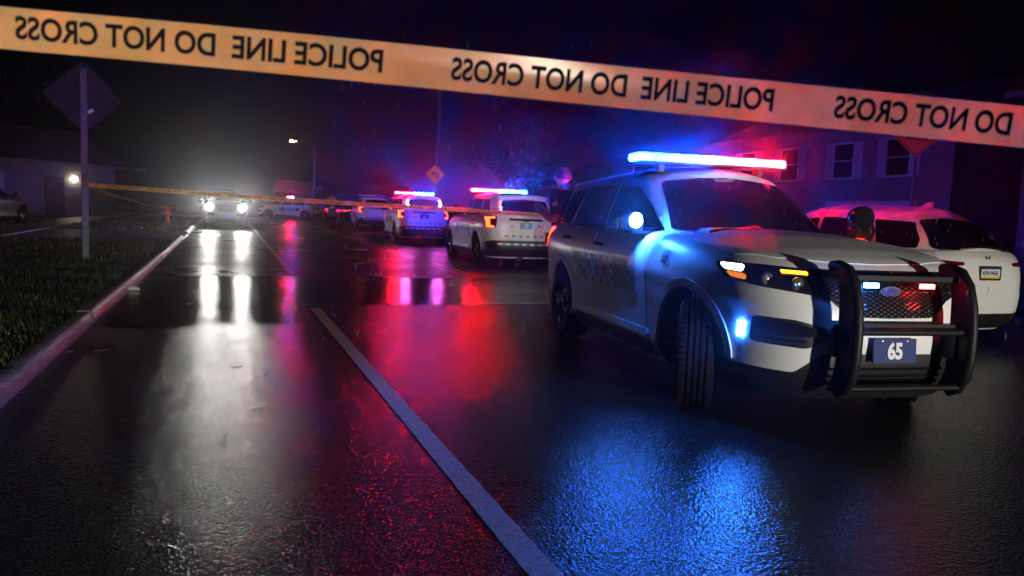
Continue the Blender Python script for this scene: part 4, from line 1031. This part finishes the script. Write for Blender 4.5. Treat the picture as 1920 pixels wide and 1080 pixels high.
    for j in range(14):
        ph = math.pi * .62 * j / 13
        for i in range(nu):
            th = 2 * math.pi * i / nu; x, y, z = math.sin(ph) * math.cos(th), math.sin(ph) * math.sin(th), math.cos(ph)
            front = max(0, math.cos(th)); lim = .46 - .72 * (1 - front) ** .7
            zz = max(z, lim); k = 1.06 + random.uniform(0, .03)
            s = math.sqrt(max(0, 1 - zz * zz)); X, Y, Z = s * math.cos(th) * .102 * k, s * math.sin(th) * .078 * k, zz * .118 * k
            if zz < 0: Y *= 1 + .3 * zz; X *= 1 + .30 * zz if X < 0 else 1
            vs.append((X + .033, Y, Z + 1.692))
    hr.add(vs, [(j * nu + i, j * nu + (i + 1) % nu, (j + 1) * nu + (i + 1) % nu, (j + 1) * nu + i) for j in range(13) for i in range(nu)]); hr.obj('hair', M_HAIR, root, 60, merge=True)
    for sg in (-1, 1):
        er = MB(); n = 12; er.add([(.028 + .017 * math.cos(2 * math.pi * k / n) - .004, sg * (.077 + .012 * max(0, -math.cos(2 * math.pi * k / n))), 1.685 + .033 * math.sin(2 * math.pi * k / n)) for k in range(n)] + [(.03, sg * .072, 1.685)], [(k, (k + 1) % n, n) for k in range(n)]); er.obj('ear', M_SKIN, root, 60)
        MB().lathe([(.0, -.009), (.007, -.006), (.009, 0), (.007, .006), (0, .009)], 10, 'z', (.122, sg * .03, 1.703)).obj('eye', mat('eye_white', (.6, .6, .58), .2), root, 60)
    # hands: palm plus five bent fingers
    for sg, wpos, dirv in ((1, Vector((.235, .165, 1.295)), Vector((.62, -.70, .30))), (-1, Vector((.25, 0, 1.295)), Vector((.5, .80, .15)))):
        dv = dirv.normalized(); side = dv.cross(Vector((0, 0, 1))).normalized(); upv = side.cross(dv).normalized(); pc_ = wpos + dv * .05
        v = [tuple(wpos - dv * .03), tuple(wpos + dv * .02), tuple(pc_ + dv * .02)]; ed = [(0, 1), (1, 2)]; rr = [(.026, .03), (.022, .036), (.02, .04)]
        hm = skin_mesh('hand', v, ed, rr, M_SKIN, 1); ho = link('hand', hm, root)
        for q, ln in enumerate((.062, .072, .068, .052)):
            b = pc_ + upv * (.028 - .019 * q) + dv * .01; cur = -side * sg
            link('finger', skin_mesh('finger', [tuple(b), tuple(b + dv * ln * .5), tuple(b + dv * ln * .72 + cur * ln * .28), tuple(b + dv * ln * .62 + cur * ln * .62)], [(0, 1), (1, 2), (2, 3)], [.0105, .0095, .009, .0075], M_SKIN, 1), ho)
        b = wpos + dv * .03 + upv * .03
        link('thumb', skin_mesh('thumb', [tuple(b), tuple(b + dv * .03 + upv * .022), tuple(b + dv * .055 + upv * .022 - side * sg * .015)], [(0, 1), (1, 2)], [.012, .0105, .0085], M_SKIN, 1), ho)
    MB().tube([(.205, .188, 1.272), (.222, .174, 1.285)], .041, 14).obj('watch', M_BLACK, root, 40)
    # shoulder patches, collar brass, radio
    MB().lathe([(.035, -.004), (.035, .004), (0, .005)], 14, 'y', (-.035, .325, 1.36)).obj('shoulder_patch', mat('patch_gold', (.55, .45, .2), .5), root)
    MB().box((.155, .09, 1.40), (.012, .05, .06)).obj('chest_badge', M_SEAL, root)
    MB().box((.06, .14, 1.515), (.05, .05, .035)).obj('radio_microphone', M_BLACK, root)
    return root
po = at(1060, 340, 9.75)
officer((po.x, po.y, .0), math.atan2(*(Vector(road(-.88, .48)).yx)), 1.085)

# ------------------------------------------------------------------ houses and trees
M_SIDE = noise_var(mat('pale_siding', (.42, .43, .45), .6), (.085, .088, .10), (.12, .124, .135), 3)
M_SIDE2 = noise_var(mat('tan_siding', (.34, .31, .27), .6), (.15, .13, .11), (.20, .18, .15), 3)
M_ROOF = noise_var(mat('roof_shingle', (.06, .055, .05), .8), (.04, .036, .034), (.085, .078, .07), 8, bump=.5, bscale=20)
M_TRIM = mat('white_trim', (.36, .37, .38), .5); M_SHUT = mat('shutter', (.28, .28, .32), .5); M_WIN = mat('house_glass', (.01, .01, .013), .08)
M_BRICK = noise_var(mat('brick_base', (.10, .06, .05), .8), (.07, .04, .035), (.14, .08, .065), 14)
def house(label, loc, rz, wd, dp_, h, rh, windows, side=M_SIDE, brick=0., garage=None, door=None, shutters=True, porch=None, upper_over=.0, gable=False):
    """front wall along local x at y=0, facing -y"""
    e = empty('house', loc, rz); tag(e, label, 'house')
    MB().box((0, dp_ / 2 + .06, h / 2), (wd - .1, dp_ - .1, h)).obj('wall', side, e)
    m = MB(); n = int((h - brick) / .16)
    for k in range(n):
        z0 = brick + k * .16; m.add([(-wd / 2, .02, z0), (wd / 2, .02, z0), (wd / 2, .045, z0 + .16), (-wd / 2, .045, z0 + .16), (-wd / 2, .045, z0), (wd / 2, .045, z0)], [(0, 1, 2, 3), (4, 5, 1, 0)])
    tag(m.obj('siding_boards', side, e), kind='stuff')
    if brick: MB().box((0, .02, brick / 2), (wd + .02, .10, brick)).obj('brick_base', M_BRICK, e)
    r = MB(); o = .45
    if gable: r.add([(-wd / 2 - o, -o, h - .1), (0, -o, h + rh), (wd / 2 + o, -o, h - .1), (-wd / 2 - o, dp_ + o, h - .1), (0, dp_ + o, h + rh), (wd / 2 + o, dp_ + o, h - .1)], [(0, 1, 4, 3), (1, 2, 5, 4), (0, 3, 5, 2)])
    else: r.add([(-wd / 2 - o, -o, h - .05), (wd / 2 + o, -o, h - .05), (wd / 2 + o, dp_ / 2, h + rh), (-wd / 2 - o, dp_ / 2, h + rh), (-wd / 2 - o, dp_ + o, h - .05), (wd / 2 + o, dp_ + o, h - .05)], [(0, 1, 2, 3), (3, 2, 5, 4), (0, 3, 4), (1, 5, 2), (0, 4, 5, 1)])
    r.obj('roof', M_ROOF, e)
    if gable: MB().add([(-wd / 2, .03, h - .12), (wd / 2, .03, h - .12), (0, .03, h + rh - .2)], [(0, 1, 2)]).obj('gable_wall', side, e)
    MB().box((0, -.44, h - .11), (wd + .9, .06, .16)).obj('gutter', mat('gutter_grey', (.10, .10, .11), .6), e)
    for (x, z, a, b) in windows:
        f = MB()
        for sx in (-1, 1): f.box((x + sx * (a / 2 + .03), .0, z), (.07, .09, b + .14))
        for sz in (-1, 1): f.box((x, .0, z + sz * (b / 2 + .035)), (a - .005, .09, .07))
        f.box((x, .005, z), (a, .05, .045)); wn = f.obj('window', M_TRIM, e)
        MB().box((x, .03, z), (a, .03, b)).obj('pane', M_WIN, wn)
        if shutters:
            for sx in (-1, 1):
                s = MB(); cx = x + sx * (a / 2 + .28); s.box((cx, .0, z), (.36, .05, b + .12))
                s.obj('shutter', M_SHUT, e)
    if garage:
        x, a, b = garage; g = MB()
        g.box((x, -.005, b / 2), (a, .05, b)).obj('garage_door', M_TRIM, e)
        for q in range(1, 4): MB().box((x, -.035, b * q / 4), (a - .1, .012, .03)).obj('garage_panel', M_SHUT, e)
    if door:
        MB().box((door, -.005, 1.05), (.95, .05, 2.1)).obj('door', mat('door_dark', (.06, .03, .03), .5), e)
    if porch:
        x, z, pw = porch; pe = MB().box((x, -.10, z), (.14, .16, .22)).obj('porch_lamp', mat('lit_porch_lamp', (.1, .1, .1), .4, emit=(1, .82, .55), strength=pw), e)
    return e
def face(px, dist, yaw_deg, z=.06):
    c = at(px, 400, dist); return (c.x, c.y, z), R(yaw_deg)
# facing the street from the right: local -y must point towards -X (yaw -90 => -y -> -x)
house('two storey blue-lit house with shuttered windows behind the orange work sign', (22.5, 9.5, .06), R(-90), 13, 9, 5.6, 2.2, [(-1.6, 4.1, 1.1, 1.5), (1.6, 4.1, 1.5, 1.5), (4.5, 4.1, 1.1, 1.5), (-4.6, 4.1, 1.1, 1.5), (-4.4, 1.5, 1.6, 1.4)], M_SIDE, .9, (3.2, 4.6, 2.3), 0)
house('two storey house with a low ridge roof behind the light bar of the nearest SUV', (24.5, 27, .06), R(-90), 14, 9, 5.4, 2.0, [(-4.5, 4.0, 1.1, 1.4), (-1.5, 4.0, 1.1, 1.4), (1.8, 4.0, 1.1, 1.4), (4.6, 4.0, 1.1, 1.4), (-4.3, 1.5, 1.6, 1.4)], M_SIDE, .8, (3.3, 4.6, 2.3), 0)
house('house on the right far behind the police SUVs with a lit porch', (22.5, 47, .06), R(-90), 13, 9, 3.4, 2.0, [(-4.0, 1.6, 1.4, 1.3), (0.2, 1.6, 1.4, 1.3)], M_SIDE2, .6, (4.0, 3.6, 2.2), -2, porch=(-2.9, 1.9, 55))
hl_ = at(60, 400, 36)
house('low house on the left lit by one porch lamp', (hl_.x - 3, hl_.y + 1, .06), R(38), 15, 9, 2.9, 2.0, [(-4.2, 1.5, 1.4, 1.2), (.6, 1.5, 1.4, 1.2)], M_SIDE, 0, None, 4.2, porch=(5.2, 2.05, 55), gable=False)
hf = at(640, 388, 95)
house('pale single storey house at the far end of the street', (hf.x, hf.y, .0), R(-12), 16, 9, 2.9, 1.6, [(-4.5, 1.6, 1.6, 1.2), (0, 1.6, 1.6, 1.2), (5, 1.6, 1.6, 1.2)], M_SIDE2, 0, None, 2.5)

M_BARK = noise_var(mat('bark', (.08, .06, .05), .8), (.05, .04, .03), (.11, .085, .07), 8, bump=.6, bscale=25)
M_LEAF = noise_var(mat('leaves', (.05, .07, .025), .55), (.025, .035, .012), (.05, .06, .022), 2)
def tree(label, x, y, h, cr, seed, cnt=2600):
    rg = random.Random(seed); e = empty('tree', (x, y, .05)); tag(e, label, 'tree', 'trees in the front gardens')
    tr = MB(); tr.tube([(0, 0, 0), (.05, .03, h * .2), (.0, .08, h * .45), (.1, .1, h * .75)], [.22, .17, .12, .05], 10)
    tips = []
    for k in range(9):
        a = rg.uniform(0, 6.28); z = h * rg.uniform(.28, .6); r = cr * rg.uniform(.5, .9); p = Vector((r * math.cos(a), r * math.sin(a), z + h * rg.uniform(.12, .3))); tr.tube([(0, .05, z), Vector((0, 0, z)).lerp(p, .5) + Vector((0, 0, .2)), p], [.08, .05, .02], 6); tips.append(p)
    tr.obj('trunk', M_BARK, e, 50)
    tips += [Vector((rg.gauss(0, cr * .45), rg.gauss(0, cr * .45), h * rg.uniform(.45, .98))) for _ in range(16)]
    vs = []; fs = []
    for _ in range(cnt):
        t = rg.choice(tips); p = t + Vector((rg.gauss(0, cr * .2), rg.gauss(0, cr * .2), rg.gauss(0, cr * .17))); s = rg.uniform(.05, .12)
        a = Vector((rg.uniform(-1, 1), rg.uniform(-1, 1), rg.uniform(-1, 1))).normalized(); b = a.orthogonal().normalized(); i = len(vs)
        vs += [p - a * s, p + b * s * .5, p + a * s, p - b * s * .5]; fs.append((i, i + 1, i + 2, i + 3))
    MB().add(vs, fs).obj('crown', M_LEAF, e)
tree('leafy tree beyond the utility pole, faintly lit', 18.5, 45, 7.5, 2.6, 3)
tree('bare lower trunk tree in front of the lit porch house', 13.5, 36.5, 6.5, 2.2, 5)
tree('dark tree on the left lawn behind the green street sign', -13.5, 47, 8, 3.0, 11)

# the street climbs gently beyond the joint: lift what stands on it
def gz(y): return .009 * max(0., min(y, 46) - 10.4)
for o in list(COL.objects):
    if o.parent or o.name.split('.')[0] in ('ground', 'camera'): continue
    nm = o.name.split('.')[0]
    if o.get('kind') in ('structure', 'stuff'):
        for q in ([o] if o.type == 'MESH' else list(o.children)):
            if q.type != 'MESH': continue
            mw = q.matrix_world if q.parent is None else Matrix.Translation(o.location)
            for v in q.data.vertices: v.co.z += gz((mw @ v.co).y)
    elif nm in ('police_suv', 'parked_car', 'house', 'tree', 'person', 'fire_hydrant'): o.location.z += gz(o.location.y)
    elif nm == 'headlight_beam': o.location.z += gz(38)
# ------------------------------------------------------------------ litter on the road
M_DRY = noise_var(mat('dry_leaf', (.35, .22, .10), .5), (.25, .15, .07), (.42, .28, .13), 30)
def leaf(px, py, size, label, a):
    p = at(px, py, z=.006); m = MB(); n = 10
    vs = [(size * math.cos(2 * math.pi * k / n) * (1 + .25 * (k % 2)), size * .6 * math.sin(2 * math.pi * k / n), .004 + .012 * abs(math.sin(k * 1.3))) for k in range(n)] + [(0, 0, .012)]
    o = m.add(vs, [(k, (k + 1) % n, n) for k in range(n)]).obj('leaf', M_DRY); o.location = (p.x, p.y, .008); o.rotation_euler = (0, 0, a); return tag(o, label, 'leaf', 'litter lying on the wet asphalt')
leaf(190, 660, .05, 'tan dead leaf lying in the gutter below the kerb', .4); leaf(130, 662, .05, 'dead leaf at the kerb foot, left of the tan one', 1.4)
leaf(355, 571, .03, 'small pale leaf on the dark repair strip, leftmost', .2); leaf(393, 570, .035, 'pale leaf in the middle of the dark repair strip', 2.0); leaf(408, 574, .03, 'small pale leaf on the repair strip near the lane line', 1.0)
def twig(px, py, ln, a, label):
    p = at(px, py, z=.008); d = Vector((math.cos(a), math.sin(a), 0)); o = MB().tube([-d * ln / 2, Vector((.003, .003, .003)), d * ln / 2], [.002, .003, .0015], 6).obj('twig', M_BARK); o.location = (p.x, p.y, .004); tag(o, label, 'twig', 'twigs on the wet asphalt')
twig(497, 700, .12, 1.2, 'small dark twig on the bright wet asphalt, upper of three'); twig(445, 680, .10, .2, 'small dark twig lying crosswise on the bright wet asphalt'); twig(420, 815, .10, 1.3, 'dark twig nearest the camera on the asphalt'); twig(486, 757, .10, .1, 'thin twig lying in the white glare on the asphalt')
p = at(250, 546, z=.02); e = tag(MB().tube([(-.08, 0, .03), (0, .02, .04), (.08, 0, .03)], [.02, .035, .02], 8).obj('crushed_cup', mat('paper_white', (.6, .6, .58), .4)), 'crushed pale cup lying in the gutter against the kerb', 'litter'); e.location = (p.x, p.y, .02)
# falling rain
def rain():
    rg = random.Random(4); vs = []; fs = []
    for _ in range(1500):
        d = 2.5 + 9 * rg.random() ** .8; px = rg.uniform(600, 1920); py = rg.uniform(60, 640); p = at(px, py, d); l = rg.uniform(.006, .022); r = .0009; i = len(vs); dx = rg.uniform(.05, .2) * l
        vs += [p + Vector((dx, 0, l)), p + Vector((r, 0, 0)), p + Vector((0, r, 0)), p + Vector((-r, 0, 0)), p + Vector((0, -r, 0)), p - Vector((dx, 0, l * .6))]
        fs += [(i, i + 1, i + 2), (i, i + 2, i + 3), (i, i + 3, i + 4), (i, i + 4, i + 1), (i + 5, i + 2, i + 1), (i + 5, i + 3, i + 2), (i + 5, i + 4, i + 3), (i + 5, i + 1, i + 4)]
    m = mat('rain_water', (.8, .8, .8), .1, spec=1.); tag(MB().add(vs, fs).obj('rain', m), kind='stuff')
rain()
# ------------------------------------------------------------------ wet night air
hz = MB().box((0, 50, 5.5), (140, 260, 14)).obj('haze', bpy.data.materials.new('haze_air')); tag(hz, kind='stuff')
m = hz.data.materials[0]; m.use_nodes = True; N = m.node_tree.nodes; N.clear(); o = N.new('ShaderNodeOutputMaterial'); v = N.new('ShaderNodeVolumePrincipled')
v.inputs['Color'].default_value = (.9, .92, .95, 1); v.inputs['Density'].default_value = .0015; v.inputs['Anisotropy'].default_value = .93
m.node_tree.links.new(v.outputs[0], o.inputs['Volume'])
